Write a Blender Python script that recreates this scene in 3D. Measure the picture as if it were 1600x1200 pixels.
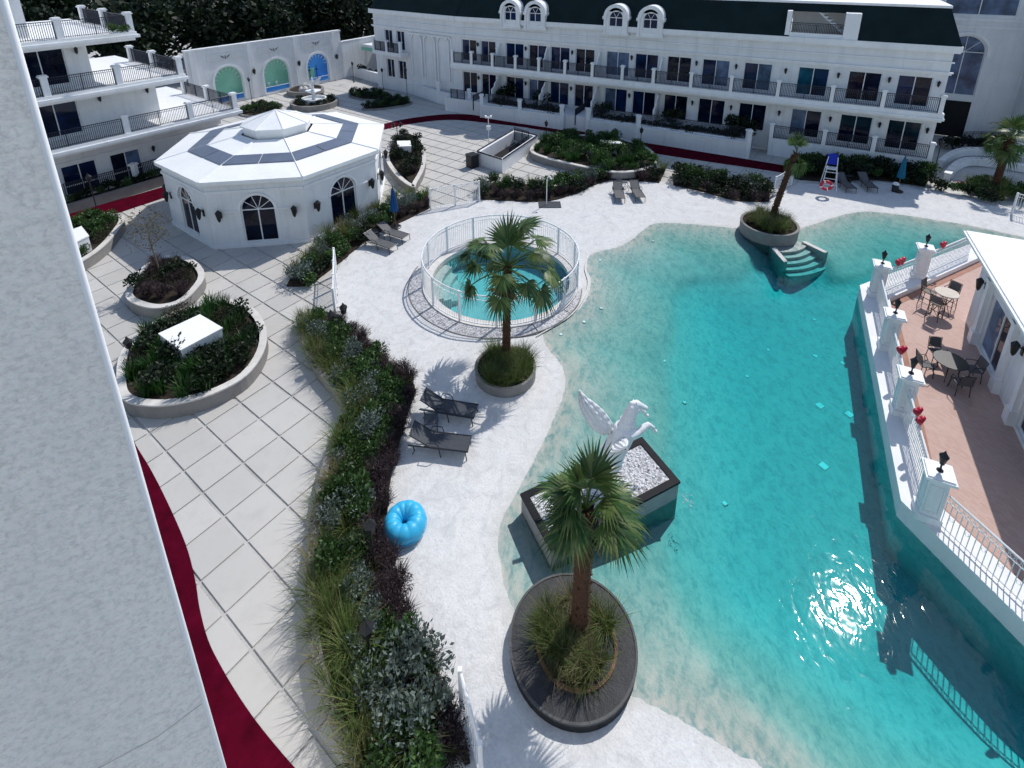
import bpy, math, random
import numpy as np
from mathutils import Matrix, Vector

scene = bpy.context.scene
for o in list(bpy.data.objects):
    bpy.data.objects.remove(o)
R = math.radians
PI = math.pi

# ------------------------------------------------------------------ camera
CAM_H = 15.3
cam_data = bpy.data.cameras.new('camera')
cam = bpy.data.objects.new('camera', cam_data)
scene.collection.objects.link(cam)
pit, roll = R(18.475), R(-0.213)
rt0, up0, fw = Vector((1, 0, 0)), Vector((0, math.sin(pit), math.cos(pit))), Vector((0, math.cos(pit), -math.sin(pit)))
rt = rt0*math.cos(roll)+up0*math.sin(roll)
up = up0*math.cos(roll)-rt0*math.sin(roll)
m = Matrix.Identity(4)
for r in range(3):
    m[r][0], m[r][1], m[r][2] = rt[r], up[r], -fw[r]
m[2][3] = CAM_H
cam.matrix_world = m
cam_data.sensor_width = 36
cam_data.lens = 19.454
cam_data.shift_y = -0.2434
cam_data.clip_start = 0.1
cam_data.clip_end = 2000
scene.camera = cam

# ------------------------------------------------------------------ light
SUN_AZ, SUN_EL = R(41), R(51.5)
world = bpy.data.worlds.new('World')
scene.world = world
world.use_nodes = True
wn = world.node_tree
wn.nodes.clear()
sky = wn.nodes.new('ShaderNodeTexSky')
sky.sky_type = 'NISHITA'
sky.sun_disc = False
sky.sun_elevation = SUN_EL
sky.sun_rotation = SUN_AZ
sky.air_density = 1.0
sky.dust_density = 0.45
sky.ozone_density = 0.4
bg = wn.nodes.new('ShaderNodeBackground')
bg.inputs['Strength'].default_value = 0.14
wo = wn.nodes.new('ShaderNodeOutputWorld')
wn.links.new(sky.outputs[0], bg.inputs[0])
wn.links.new(bg.outputs[0], wo.inputs[0])
sl = bpy.data.lights.new('sun', 'SUN')
sl.energy = 3.4
sl.angle = R(0.53)
sl.color = (1.0, 0.96, 0.905)
sun = bpy.data.objects.new('sun', sl)
scene.collection.objects.link(sun)
sd = Vector((math.sin(SUN_AZ)*math.cos(SUN_EL), math.cos(SUN_AZ)*math.cos(SUN_EL), math.sin(SUN_EL)))
sun.rotation_euler = sd.to_track_quat('Z', 'Y').to_euler()
sun.location = (30, 30, 60)
vs = scene.view_settings
vs.view_transform = 'Standard'
vs.look = 'None'
vs.exposure = 0.1
vs.gamma = 1.0
vs.use_curve_mapping = False
scene.cycles.max_bounces = 6
scene.cycles.diffuse_bounces = 3
scene.cycles.glossy_bounces = 2
scene.cycles.transmission_bounces = 2
scene.cycles.transparent_max_bounces = 8
scene.cycles.use_light_tree = False
scene.cycles.volume_bounces = 0
scene.cycles.caustics_reflective = False
scene.cycles.caustics_refractive = False

# ------------------------------------------------------------------ materials
def new_mat(name):
    mt = bpy.data.materials.new(name)
    mt.use_nodes = True
    nt = mt.node_tree
    return mt, nt, nt.nodes['Principled BSDF']

def mix_rgb(nt, fac, a, b, mode='MIX'):
    n = nt.nodes.new('ShaderNodeMix'); n.data_type = 'RGBA'; n.blend_type = mode
    for sock, v in ((n.inputs[0], fac), (n.inputs[6], a), (n.inputs[7], b)):
        if hasattr(v, 'links') or isinstance(v, bpy.types.NodeSocket): nt.links.new(v, sock)
        else: sock.default_value = v if isinstance(v, (int, float)) else (*v[:3], 1)
    return n.outputs[2]

def coords(nt, kind='Object', scale=None):
    tc = nt.nodes.new('ShaderNodeTexCoord')
    out = tc.outputs[kind]
    if kind == 'World':
        out = None
    if scale:
        mp = nt.nodes.new('ShaderNodeMapping'); mp.inputs['Scale'].default_value = scale
        nt.links.new(out, mp.inputs[0]); out = mp.outputs[0]
    return out

def wpos(nt, scale=None, rot=None):
    g = nt.nodes.new('ShaderNodeNewGeometry'); out = g.outputs['Position']
    if scale or rot:
        mp = nt.nodes.new('ShaderNodeMapping')
        if scale: mp.inputs['Scale'].default_value = scale
        if rot: mp.inputs['Rotation'].default_value = rot
        nt.links.new(out, mp.inputs[0]); out = mp.outputs[0]
    return out

def noise(nt, vec, scale, detail=4, rough=.55, dist=0):
    n = nt.nodes.new('ShaderNodeTexNoise')
    n.inputs['Scale'].default_value = scale; n.inputs['Detail'].default_value = detail
    n.inputs['Roughness'].default_value = rough; n.inputs['Distortion'].default_value = dist
    nt.links.new(vec, n.inputs['Vector'])
    return n.outputs['Fac']

def ramp(nt, fac, stops):
    r = nt.nodes.new('ShaderNodeValToRGB')
    el = r.color_ramp.elements
    while len(el) < len(stops): el.new(0.5)
    for e, (p, c) in zip(el, stops):
        e.position = p; e.color = (*c, 1) if not isinstance(c, (int, float)) else (c, c, c, 1)
    nt.links.new(fac, r.inputs[0])
    return r.outputs[0]

def bump(nt, bsdf, h, strength, dist=.02):
    b = nt.nodes.new('ShaderNodeBump'); b.inputs['Strength'].default_value = strength; b.inputs['Distance'].default_value = dist
    nt.links.new(h, b.inputs['Height']); nt.links.new(b.outputs[0], bsdf.inputs['Normal'])
    return b

def plain(name, col, rough=.6, var=.12, vscale=1.5, bscale=None, bstr=.2, spec=.3, metal=0, world_space=False, var2=None, streak=0):
    mt, nt, b = new_mat(name)
    v = wpos(nt) if world_space else coords(nt)
    f = noise(nt, v, vscale, 5)
    lo = tuple(c*(1-var) for c in col); hi = tuple(min(1, c*(1+var)) for c in col)
    c = ramp(nt, f, [(.3, lo), (.7, hi)])
    if var2:
        f2 = noise(nt, v, vscale*12, 3)
        c = mix_rgb(nt, ramp(nt, f2, [(.35, 0), (.75, var2)]), c, tuple(k*.45 for k in col))
    if streak:
        f3 = noise(nt, wpos(nt, scale=(2.6, 2.6, .16)), 1.0, 6, .7)
        c = mix_rgb(nt, ramp(nt, f3, [(.50, 0), (.74, streak)]), c, tuple(k*.62 for k in col))
    nt.links.new(c, b.inputs['Base Color'])
    b.inputs['Roughness'].default_value = rough
    b.inputs['Specular IOR Level'].default_value = spec
    b.inputs['Metallic'].default_value = metal
    if bscale: bump(nt, b, noise(nt, v, bscale, 4), bstr)
    return mt

def leafy(name, cols, rough=.55, trans=.25, per_island=True):
    """foliage: colour varies leaf by leaf (random per island) between the given colours"""
    mt, nt, b = new_mat(name)
    g = nt.nodes.new('ShaderNodeNewGeometry')
    n = len(cols)
    c = ramp(nt, g.outputs['Random Per Island'], [(i/max(1, n-1), col) for i, col in enumerate(cols)])
    oi = nt.nodes.new('ShaderNodeObjectInfo')
    hsv = nt.nodes.new('ShaderNodeHueSaturation')
    mr = nt.nodes.new('ShaderNodeMapRange'); mr.inputs[3].default_value = .75; mr.inputs[4].default_value = 1.25
    nt.links.new(oi.outputs['Random'], mr.inputs[0]); nt.links.new(mr.outputs[0], hsv.inputs['Value'])
    nt.links.new(c, hsv.inputs['Color']); c = hsv.outputs[0]
    nt.links.new(c, b.inputs['Base Color'])
    b.inputs['Roughness'].default_value = rough; b.inputs['Specular IOR Level'].default_value = .35
    t = nt.nodes.new('ShaderNodeBsdfTranslucent'); nt.links.new(c, t.inputs[0])
    mx = nt.nodes.new('ShaderNodeMixShader'); mx.inputs[0].default_value = trans
    nt.links.new(b.outputs[0], mx.inputs[1]); nt.links.new(t.outputs[0], mx.inputs[2])
    nt.links.new(mx.outputs[0], nt.nodes['Material Output'].inputs['Surface'])
    return mt

M = {}
M['stucco'] = plain('white_stucco', (.75, .76, .77), .8, .06, .7, 40, .12, .2, var2=.08, streak=.4)
M['white'] = plain('white_paint', (.8, .81, .82), .55, .05, 1.2, spec=.35, var2=.07, streak=.28)
M['roof_white'] = plain('white_roof_sheet', (.86, .87, .87), .5, .05, .5, spec=.3, var2=.1)
M['coping'] = plain('pale_stone_coping', (.62, .6, .57), .75, .12, 2.5, 30, .2, var2=.15)
M['stone'] = plain('grey_render_planter', (.25, .24, .23), .8, .15, 1.6, 25, .2, var2=.2)
M['black'] = plain('black_metal', (.012, .012, .014), .45, .2, 5, spec=.4)
M['rail'] = plain('dark_railing_metal', (.010, .014, .028), .45, .2, 5, spec=.4)
M['roof_dark'] = plain('dark_green_black_roof', (.007, .017, .019), .75, .25, .8, 12, .15, spec=.15)
M['maroon'] = plain('maroon_paving_strip', (.066, .001, .010), .9, .38, 1.6, 60, .25, .04, world_space=True, var2=.1)
M['terracotta_edge'] = plain('terracotta_edge', (.36, .19, .14), .8, .15, 3)
M['fabric'] = plain('grey_sling_fabric', (.035, .042, .055), .6, .15, 6, 120, .2, spec=.4)
M['fabric_l'] = plain('light_grey_sling_fabric', (.10, .10, .105), .65, .12, 6, 120, .2, spec=.35)
M['frame_dark'] = plain('dark_lounger_frame', (.012, .013, .016), .4, .2, 6, spec=.5)
M['frame_brown'] = plain('bronze_brown_frame', (.05, .028, .02), .45, .2, 6, spec=.5)
M['turq'] = plain('turquoise_vinyl', (.035, .42, .70), .42, .08, 2.5, 9, .25, spec=.45)
M['blue'] = plain('blue_canvas', (.008, .07, .22), .8, .15, 5, 60, .2)
M['teal'] = plain('teal_canvas', (.01, .13, .22), .8, .15, 5, 60, .2)
M['royal'] = plain('royal_blue_canvas', (.01, .03, .40), .7, .15, 5)
M['red'] = plain('crimson_gloss', (.42, .004, .035), .45, .12, 5, spec=.5)
M['trunk'] = plain('palm_trunk_fibre', (.085, .04, .022), .9, .35, 6, 30, .8, var2=.5)
M['bark'] = plain('grey_bark', (.14, .11, .085), .9, .3, 5, 25, .5)
M['soil'] = plain('dark_soil', (.03, .022, .016), .95, .35, 5, 40, .6)
M['plinth_grey'] = plain('pale_grey_plinth_render', (.33, .32, .31), .75, .12, 1.5, 25, .2, var2=.15)
M['dark_stone'] = plain('charcoal_planter_wall', (.09, .09, .092), .75, .2, 2, 25, .3, var2=.25)
M['slate'] = plain('charcoal_slate_chips', (.03, .031, .036), .6, .4, 5, 30, .8, spec=.4, var2=.5)
M['statue'] = plain('white_marble_resin', (.74, .75, .76), .5, .05, 2, 14, .12, .4)
M['solar'] = plain('blue_solar_panel', (.12, .145, .20), .38, .12, 1.5, spec=.45)
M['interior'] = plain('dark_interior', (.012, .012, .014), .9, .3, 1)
M['beige'] = plain('beige_table_top', (.55, .49, .42), .6, .1, 3)
M['sand_line'] = plain('pale_sandy_kerb', (.68, .66, .62), .8, .1, 2, 30, .2)
M['wood'] = plain('timber_pole', (.16, .09, .05), .7, .25, 4)
M['signgrey'] = plain('grey_emblem_paint', (.16, .165, .18), .7, .1, 3)
M['plaque'] = plain('pale_grey_plaque', (.60, .62, .64), .75, .05, 2)
M['pink'] = plain('faded_pink_mat', (.34, .10, .12), .8, .15, 2)
M['yellow'] = plain('ochre_render', (.55, .36, .08), .8, .15, 2)

def glass(name, col, rough=.04):
    mt, nt, b = new_mat(name)
    f = noise(nt, coords(nt), .9, 3)
    c = ramp(nt, f, [(.35, tuple(k*.35 for k in col)), (.62, col)])
    nt.links.new(c, b.inputs['Base Color'])
    b.inputs['Roughness'].default_value = rough
    b.inputs['Specular IOR Level'].default_value = .25
    return mt
M['glass'] = glass('dark_navy_window_glass', (.004, .008, .028))
M['glass_b'] = glass('blue_window_glass', (.006, .02, .075))
M['glass_c'] = glass('pale_curtain_window_glass', (.12, .18, .30))
M['glass_t'] = glass('teal_window_glass', (.012, .10, .17))

# pebble joints, slabs, beach, terrace tiles
def pebble_mat():
    mt, nt, b = new_mat('grey_pebble_joint')
    v = wpos(nt)
    vo = nt.nodes.new('ShaderNodeTexVoronoi'); vo.inputs['Scale'].default_value = 38
    nt.links.new(v, vo.inputs['Vector'])
    c = ramp(nt, vo.outputs['Distance'], [(.05, (.50, .49, .47)), (.55, (.30, .29, .275))])
    sep = nt.nodes.new('ShaderNodeSeparateColor'); nt.links.new(vo.outputs['Color'], sep.inputs[0])
    c = mix_rgb(nt, ramp(nt, sep.outputs[0], [(.2, 0), (.9, .8)]), c, (.44, .43, .41))
    c = mix_rgb(nt, ramp(nt, noise(nt, v, .45, 3), [(.36, 0), (.60, .9)]), c, (.50, .49, .475))
    nt.links.new(c, b.inputs['Base Color']); b.inputs['Roughness'].default_value = .85
    bump(nt, b, vo.outputs['Distance'], -.6, .02)
    return mt
M['pebble'] = pebble_mat()
def slab_mat():
    mt, nt, b = new_mat('cream_concrete_slab')
    v = wpos(nt)
    oi = nt.nodes.new('ShaderNodeObjectInfo')
    base = ramp(nt, noise(nt, v, .22, 4), [(.3, (.485, .472, .447)), (.7, (.545, .53, .502))])
    tone = ramp(nt, oi.outputs['Random'], [(0, .88), (1, 1.0)])
    c = mix_rgb(nt, 1.0, base, tone, 'MULTIPLY')
    st = ramp(nt, noise(nt, v, 1.7, 6, .65), [(.50, 0), (.78, .55)])
    c = mix_rgb(nt, st, c, (.40, .385, .36))
    nt.links.new(c, b.inputs['Base Color']); b.inputs['Roughness'].default_value = .75
    b.inputs['Specular IOR Level'].default_value = .25
    bump(nt, b, noise(nt, v, 35, 3), .12, .01)
    return mt
M['slab'] = slab_mat()
def beach_mat():
    """dry white textured concrete; below and just above the waterline the same stuff is wet and sandy"""
    mt, nt, b = new_mat('white_beach_concrete')
    v = wpos(nt)
    a = noise(nt, v, 2.1, 7, .68, 1.1)
    big = noise(nt, v, .25, 3)
    dry = ramp(nt, a, [(.33, (.50, .50, .50)), (.45, (.595, .593, .588)), (.54, (.64, .637, .63)), (.66, (.68, .676, .668))])
    dry = mix_rgb(nt, ramp(nt, big, [(.35, 0), (.7, .35)]), dry, (.585, .58, .57))
    fine = noise(nt, v, 16, 4)
    dry = mix_rgb(nt, ramp(nt, fine, [(.46, 0), (.72, .45)]), dry, (.43, .43, .44))
    wet = ramp(nt, noise(nt, v, .9, 6, .65), [(.3, (.46, .465, .43)), (.7, (.56, .56, .515))])
    wet = mix_rgb(nt, ramp(nt, noise(nt, v, 7, 5, .7), [(.45, 0), (.75, .28)]), wet, (.36, .375, .35))
    sp = nt.nodes.new('ShaderNodeSeparateXYZ'); nt.links.new(v, sp.inputs[0])
    ad = nt.nodes.new('ShaderNodeMath'); ad.operation = 'MULTIPLY_ADD'
    nt.links.new(noise(nt, v, 1.1, 4), ad.inputs[0]); ad.inputs[1].default_value = .05; nt.links.new(sp.outputs['Z'], ad.inputs[2])
    mr = nt.nodes.new('ShaderNodeMapRange'); mr.inputs[1].default_value = -.045; mr.inputs[2].default_value = -.006
    nt.links.new(ad.outputs[0], mr.inputs[0])
    deep = nt.nodes.new('ShaderNodeMapRange'); deep.inputs[1].default_value = -.65; deep.inputs[2].default_value = -1.15
    nt.links.new(sp.outputs['Z'], deep.inputs[0])
    wet = mix_rgb(nt, deep.outputs[0], wet, (.62, .66, .645))
    c = mix_rgb(nt, mr.outputs[0], wet, dry)
    nt.links.new(c, b.inputs['Base Color'])
    b.inputs['Roughness'].default_value = .7; b.inputs['Specular IOR Level'].default_value = .25
    s = nt.nodes.new('ShaderNodeMath'); s.operation = 'ADD'
    nt.links.new(noise(nt, v, 5, 6, .7), s.inputs[0]); nt.links.new(noise(nt, v, 22, 3), s.inputs[1])
    bump(nt, b, s.outputs[0], .5, .03)
    return mt
M['beach'] = beach_mat()
def terrace_mat():
    mt, nt, b = new_mat('terracotta_terrace_tile')
    v = wpos(nt, rot=(0, 0, R(64)))
    br = nt.nodes.new('ShaderNodeTexBrick'); br.inputs['Scale'].default_value = 3.2
    br.inputs['Color1'].default_value = (.52, .36, .31, 1); br.inputs['Color2'].default_value = (.46, .30, .255, 1)
    br.inputs['Mortar'].default_value = (.42, .31, .275, 1); br.inputs['Mortar Size'].default_value = .012
    nt.links.new(v, br.inputs['Vector'])
    c = mix_rgb(nt, ramp(nt, noise(nt, v, .9, 5), [(.4, 0), (.8, .55)]), br.outputs[0], (.56, .41, .36))
    nt.links.new(c, b.inputs['Base Color']); b.inputs['Roughness'].default_value = .7
    b.inputs['Specular IOR Level'].default_value = .25
    bump(nt, b, br.outputs['Fac'], -.3, .01)
    return mt
M['terrace'] = terrace_mat()
def pebble_slab_mat():
    mt, nt, b = new_mat('white_grey_pebble_slab')
    v = wpos(nt)
    vo = nt.nodes.new('ShaderNodeTexVoronoi'); vo.inputs['Scale'].default_value = 17
    nt.links.new(v, vo.inputs['Vector'])
    sep = nt.nodes.new('ShaderNodeSeparateColor'); nt.links.new(vo.outputs['Color'], sep.inputs[0])
    c = ramp(nt, sep.outputs[0], [(.15, (.22, .21, .22)), (.4, (.52, .52, .53)), (.8, (.68, .68, .69))])
    c = mix_rgb(nt, ramp(nt, vo.outputs['Distance'], [(.3, 0), (.75, .7)]), c, (.30, .29, .30))
    nt.links.new(c, b.inputs['Base Color']); b.inputs['Roughness'].default_value = .8
    bump(nt, b, vo.outputs['Distance'], -.5, .02)
    return mt
M['pebbles_white'] = pebble_slab_mat()
def water_mat(name, ab, dens, rip=1.0):
    mt, nt, b = new_mat(name)
    nt.nodes.remove(b)
    out = nt.nodes['Material Output']
    v = wpos(nt, scale=(1, 1, 0))
    n1 = noise(nt, wpos(nt, scale=(1.0, .6, 0), rot=(0, 0, R(-35))), 5.5, 4, .6, 1.4)
    n2 = noise(nt, v, 9.5, 2, .5, .5)
    n3 = noise(nt, v, .35, 2)
    nb = noise(nt, wpos(nt, scale=(1.0, .62, 0), rot=(0, 0, R(-35))), 3.3, 2, .5, .8)
    ad = nt.nodes.new('ShaderNodeMath'); ad.operation = 'MULTIPLY_ADD'
    nt.links.new(n2, ad.inputs[0]); ad.inputs[1].default_value = .35; nt.links.new(n1, ad.inputs[2])
    mu = nt.nodes.new('ShaderNodeMath'); mu.operation = 'MULTIPLY'
    nt.links.new(nb, mu.inputs[0]); nt.links.new(ramp(nt, n3, [(.3, .55), (.7, 1.0)]), mu.inputs[1])
    bp = nt.nodes.new('ShaderNodeBump'); bp.inputs['Strength'].default_value = .5*rip; bp.inputs['Distance'].default_value = .021
    nt.links.new(mu.outputs[0], bp.inputs['Height'])
    fr = nt.nodes.new('ShaderNodeFresnel'); fr.inputs['IOR'].default_value = 1.34
    nt.links.new(bp.outputs[0], fr.inputs['Normal'])
    gl = nt.nodes.new('ShaderNodeBsdfGlossy'); gl.inputs['Roughness'].default_value = .03
    nt.links.new(bp.outputs[0], gl.inputs['Normal'])
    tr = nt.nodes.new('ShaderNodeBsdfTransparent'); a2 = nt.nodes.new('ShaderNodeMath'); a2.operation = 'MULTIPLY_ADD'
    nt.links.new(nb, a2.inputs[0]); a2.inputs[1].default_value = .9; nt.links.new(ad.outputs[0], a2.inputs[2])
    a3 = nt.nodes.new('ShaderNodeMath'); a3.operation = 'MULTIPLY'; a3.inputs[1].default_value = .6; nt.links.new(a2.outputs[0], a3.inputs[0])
    nt.links.new(ramp(nt, a3.outputs[0], [(.54, (.64, .81, .84)), (.67, (.89, .955, .96)), (.78, (1, 1, 1))]), tr.inputs[0])  # ripple tint painted into the transparency in place of refraction and caustic light
    mx = nt.nodes.new('ShaderNodeMixShader')
    nt.links.new(fr.outputs[0], mx.inputs[0]); nt.links.new(tr.outputs[0], mx.inputs[1]); nt.links.new(gl.outputs[0], mx.inputs[2])
    nt.links.new(mx.outputs[0], out.inputs['Surface'])
    va = nt.nodes.new('ShaderNodeVolumeAbsorption')
    va.inputs['Color'].default_value = (*ab, 1); va.inputs['Density'].default_value = dens
    nt.links.new(va.outputs[0], out.inputs['Volume'])
    return mt
M['water'] = water_mat('clear_turquoise_pool_water', (.10, .87, .885), 1.02)
M['water_kids'] = water_mat('still_pool_water', (.0, .87, .90), .62, .5)

M['pool_tile'] = plain('pale_pool_tile', (.62, .66, .66), .5, .08, 1.5, world_space=True)
M['palm_leaf'] = leafy('palm_leaf', [(.016, .05, .012), (.035, .09, .02), (.07, .13, .032), (.14, .17, .06)], .45, .2)
M['white_ledge'] = plain('white_ledge_paint', (.74, .745, .75), .6, .06, .8, world_space=True, var2=.08)
M['black_stone'] = plain('polished_black_stone', (.008, .008, .012), .6, .3, 4, spec=.15, var2=.3)
M['palm_dry'] = leafy('palm_leaf_dry', [(.10, .07, .03), (.15, .11, .05), (.06, .06, .02)], .7, .1)
M['grass'] = leafy('ornamental_grass', [(.04, .085, .016), (.085, .13, .03), (.14, .17, .05), (.21, .20, .085)], .6, .3)
M['grass_dry'] = leafy('straw_grass', [(.09, .10, .035), (.17, .15, .07), (.24, .2, .11)], .6, .3)
M['purple'] = leafy('purple_fountain_leaf', [(.018, .014, .013), (.036, .022, .026), (.06, .036, .045), (.085, .07, .07)], .6, .2)
M['sage'] = leafy('sage_leaf', [(.06, .085, .07), (.12, .16, .14), (.19, .24, .22), (.05, .075, .04)], .6, .2)
M['green'] = leafy('green_leaf', [(.012, .038, .010), (.03, .08, .016), (.055, .115, .03), (.10, .16, .06)], .5, .25)
M['darkgreen'] = leafy('dark_green_leaf', [(.004, .011, .004), (.009, .021, .007), (.016, .034, .011)], .6, .15)
M['iris'] = leafy('strap_leaf', [(.01, .045, .01), (.02, .075, .015), (.04, .11, .025), (.08, .13, .04)], .4, .25)
M['brownleaf'] = leafy('brown_shrub_leaf', [(.03, .028, .015), (.05, .035, .02), (.03, .045, .02), (.07, .06, .04)], .6, .2)
M['straw_leaf'] = leafy('sparse_olive_leaf', [(.10, .09, .05), (.13, .12, .06)], .7, .2)
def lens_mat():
    mt, nt, b = new_mat('pool_lens_and_light_patch')
    b.inputs['Base Color'].default_value = (.8, .88, .88, 1); b.inputs['Emission Color'].default_value = (.95, 1, 1, 1); b.inputs['Emission Strength'].default_value = .12  # faint glow, shared by round lamps and the square stand-ins for caustic light
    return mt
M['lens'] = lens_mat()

# ------------------------------------------------------------------ mesh helpers
C = scene.collection
class MB:
    def __init__(s): s.v = []; s.f = []; s.mi = []
    def add(s, vs_, fs, mi=0):
        k = len(s.v); s.v += [tuple(p) for p in vs_]; s.f += [tuple(i+k for i in f) for f in fs]; s.mi += [mi]*len(fs); return s
    def box(s, x0, x1, y0, y1, z0, z1, mi=0):
        return s.add([(x0, y0, z0), (x1, y0, z0), (x1, y1, z0), (x0, y1, z0), (x0, y0, z1), (x1, y0, z1), (x1, y1, z1), (x0, y1, z1)],
                     [(3, 2, 1, 0), (4, 5, 6, 7), (0, 1, 5, 4), (1, 2, 6, 5), (2, 3, 7, 6), (3, 0, 4, 7)], mi)
    def prism(s, pts, z0, z1, mi=0, cap0=True):
        n = len(pts)
        a = sum(pts[i][0]*pts[(i+1) % n][1]-pts[(i+1) % n][0]*pts[i][1] for i in range(n))
        if a < 0: pts = pts[::-1]
        fs = [tuple(range(n, 2*n))]
        if cap0: fs.append(tuple(range(n-1, -1, -1)))
        fs += [(i, (i+1) % n, n+(i+1) % n, n+i) for i in range(n)]
        return s.add([(x, y, z0) for x, y in pts]+[(x, y, z1) for x, y in pts], fs, mi)
    def ring(s, outer, inner, z0, z1, mi=0):
        """closed band between two outlines of the same length"""
        n = len(outer); V = []
        for pts, z in ((outer, z0), (outer, z1), (inner, z1), (inner, z0)): V += [(x, y, z) for x, y in pts]
        F = []
        for i in range(n):
            j = (i+1) % n
            for k in range(4):
                a, b = k*n, ((k+1) % 4)*n
                F.append((a+i, a+j, b+j, b+i))
        return s.add(V, F, mi)
    def bar(s, a, b, r, sides=4, r2=None, mi=0):
        return s.tube([a, b], [r, r if r2 is None else r2], sides, mi)
    def tube(s, pts, rad, sides=6, mi=0, closed=False):
        pts = [Vector(p) for p in pts]
        n = len(pts)
        if not hasattr(rad, '__len__'): rad = [rad]*n
        V = []; prev = None
        for i, p in enumerate(pts):
            if closed: d = pts[(i+1) % n]-pts[i-1]
            else: d = pts[min(i+1, n-1)]-pts[max(i-1, 0)]
            d = d.normalized() if d.length > 1e-9 else Vector((0, 0, 1))
            ref = Vector((0, 0, 1)) if abs(d.z) < .95 else Vector((0, 1, 0))
            a = d.cross(ref).normalized(); b = d.cross(a)
            for k in range(sides):
                t = 2*PI*(k+.5)/sides
                q = p+(a*math.cos(t)+b*math.sin(t))*rad[i]
                V.append(tuple(q))
        F = []
        for i in range(n if closed else n-1):
            for k in range(sides):
                k2 = (k+1) % sides; i2 = (i+1) % n
                F.append((i*sides+k, i2*sides+k, i2*sides+k2, i*sides+k2))
        if not closed:
            F.append(tuple(range(sides))); F.append(tuple((n-1)*sides+k for k in range(sides-1, -1, -1)))
        return s.add(V, F, mi)
    def lathe(s, prof, seg=20, c=(0, 0, 0), mi=0, sx=1, sy=1, cap=True):
        V = []; F = []; n = len(prof)
        for i in range(seg):
            t = 2*PI*i/seg
            for r, z in prof: V.append((c[0]+r*math.cos(t)*sx, c[1]+r*math.sin(t)*sy, c[2]+z))
        for i in range(seg):
            j = (i+1) % seg
            for k in range(n-1): F.append((i*n+k, j*n+k, j*n+k+1, i*n+k+1))
        if cap and prof[0][0] > 1e-6: F.append(tuple(i*n for i in range(seg-1, -1, -1)))
        if cap and prof[-1][0] > 1e-6: F.append(tuple(i*n+n-1 for i in range(seg)))
        return s.add(V, F, mi)
    def holed(s, x0, x1, z0, z1, holes, y=0., depth=.2, mi=0):
        """wall face at y (facing -y) with rectangular openings and reveals"""
        xs = sorted({x0, x1, *[h[0] for h in holes], *[h[1] for h in holes]}); zs = sorted({z0, z1, *[h[2] for h in holes], *[h[3] for h in holes]})
        for i in range(len(xs)-1):
            for j in range(len(zs)-1):
                cx, cz = (xs[i]+xs[i+1])/2, (zs[j]+zs[j+1])/2
                if any(h[0] < cx < h[1] and h[2] < cz < h[3] for h in holes): continue
                s.add([(xs[i], y, zs[j]), (xs[i+1], y, zs[j]), (xs[i+1], y, zs[j+1]), (xs[i], y, zs[j+1])], [(0, 1, 2, 3)], mi)
        for a, b, c, d in holes:
            y2 = y+depth
            s.add([(a, y, c), (a, y2, c), (a, y2, d), (a, y, d)], [(0, 1, 2, 3)], mi)
            s.add([(b, y, c), (b, y2, c), (b, y2, d), (b, y, d)], [(3, 2, 1, 0)], mi)
            s.add([(a, y, c), (b, y, c), (b, y2, c), (a, y2, c)], [(0, 1, 2, 3)], mi)
            s.add([(a, y, d), (b, y, d), (b, y2, d), (a, y2, d)], [(3, 2, 1, 0)], mi)
        return s
    def xf(s, mat):
        s.v = [tuple(mat @ Vector(p)) for p in s.v]; return s
    def mesh(s, name, mats, smooth=False):
        me = bpy.data.meshes.new(name); me.from_pydata(s.v, [], s.f)
        for mt in (mats if isinstance(mats, (list, tuple)) else [mats]): me.materials.append(M[mt])
        if any(s.mi): me.polygons.foreach_set('material_index', s.mi)
        if smooth: me.polygons.foreach_set('use_smooth', [True]*len(s.f))
        me.update(); return me
    def build(s, name, mats, parent=None, smooth=False, loc=None, rz=0, bevel=0):
        o = bpy.data.objects.new(name, s.mesh(name, mats, smooth)); C.objects.link(o)
        if parent is not None: o.parent = parent
        if loc is not None: o.location = loc
        if rz: o.rotation_euler.z = rz
        if bevel:
            md = o.modifiers.new('bevel', 'BEVEL'); md.width = bevel; md.segments = 2; md.limit_method = 'ANGLE'
        return o

def tag(o, label=None, cat=None, group=None, kind=None):
    if label: o['label'] = label
    if cat: o['category'] = cat
    if group: o['group'] = group
    if kind: o['kind'] = kind
    return o
def thing(name, label, cat, loc=(0, 0, 0), rz=0, group=None):
    o = bpy.data.objects.new(name, None); C.objects.link(o); o.empty_display_size = .3
    o.location = (loc[0], loc[1], loc[2] if len(loc) > 2 else 0); o.rotation_euler.z = rz
    return tag(o, label, cat, group)
def copy_tree(root, loc=None, rz=None, label=None, parent=None, group=None, scale=None):
    c = root.copy(); C.objects.link(c); c.parent = parent
    if loc is not None: c.location = (loc[0], loc[1], loc[2] if len(loc) > 2 else root.location.z)
    if rz is not None: c.rotation_euler.z = rz
    if scale: c.scale = (scale,)*3
    if label: c['label'] = label
    if group: c['group'] = group
    for ch in list(root.children): copy_tree(ch, parent=c)
    return c
def inst(name, me, parent=None, loc=(0, 0, 0), rz=0, scale=1, tilt=None):
    o = bpy.data.objects.new(name, me); C.objects.link(o); o.parent = parent
    o.location = (loc[0], loc[1], loc[2] if len(loc) > 2 else 0)
    o.rotation_euler = (tilt[0], tilt[1], rz) if tilt else (0, 0, rz)
    o.scale = (scale,)*3 if not hasattr(scale, '__len__') else scale
    return o
def circ(cx, cy, r, n=40, a0=0, a1=2*PI, ry=None):
    full = abs(a1-a0-2*PI) < 1e-6
    k = n if full else n-1
    return [(cx+r*math.cos(a0+(a1-a0)*i/k), cy+(ry or r)*math.sin(a0+(a1-a0)*i/k)) for i in range(n)]
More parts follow.
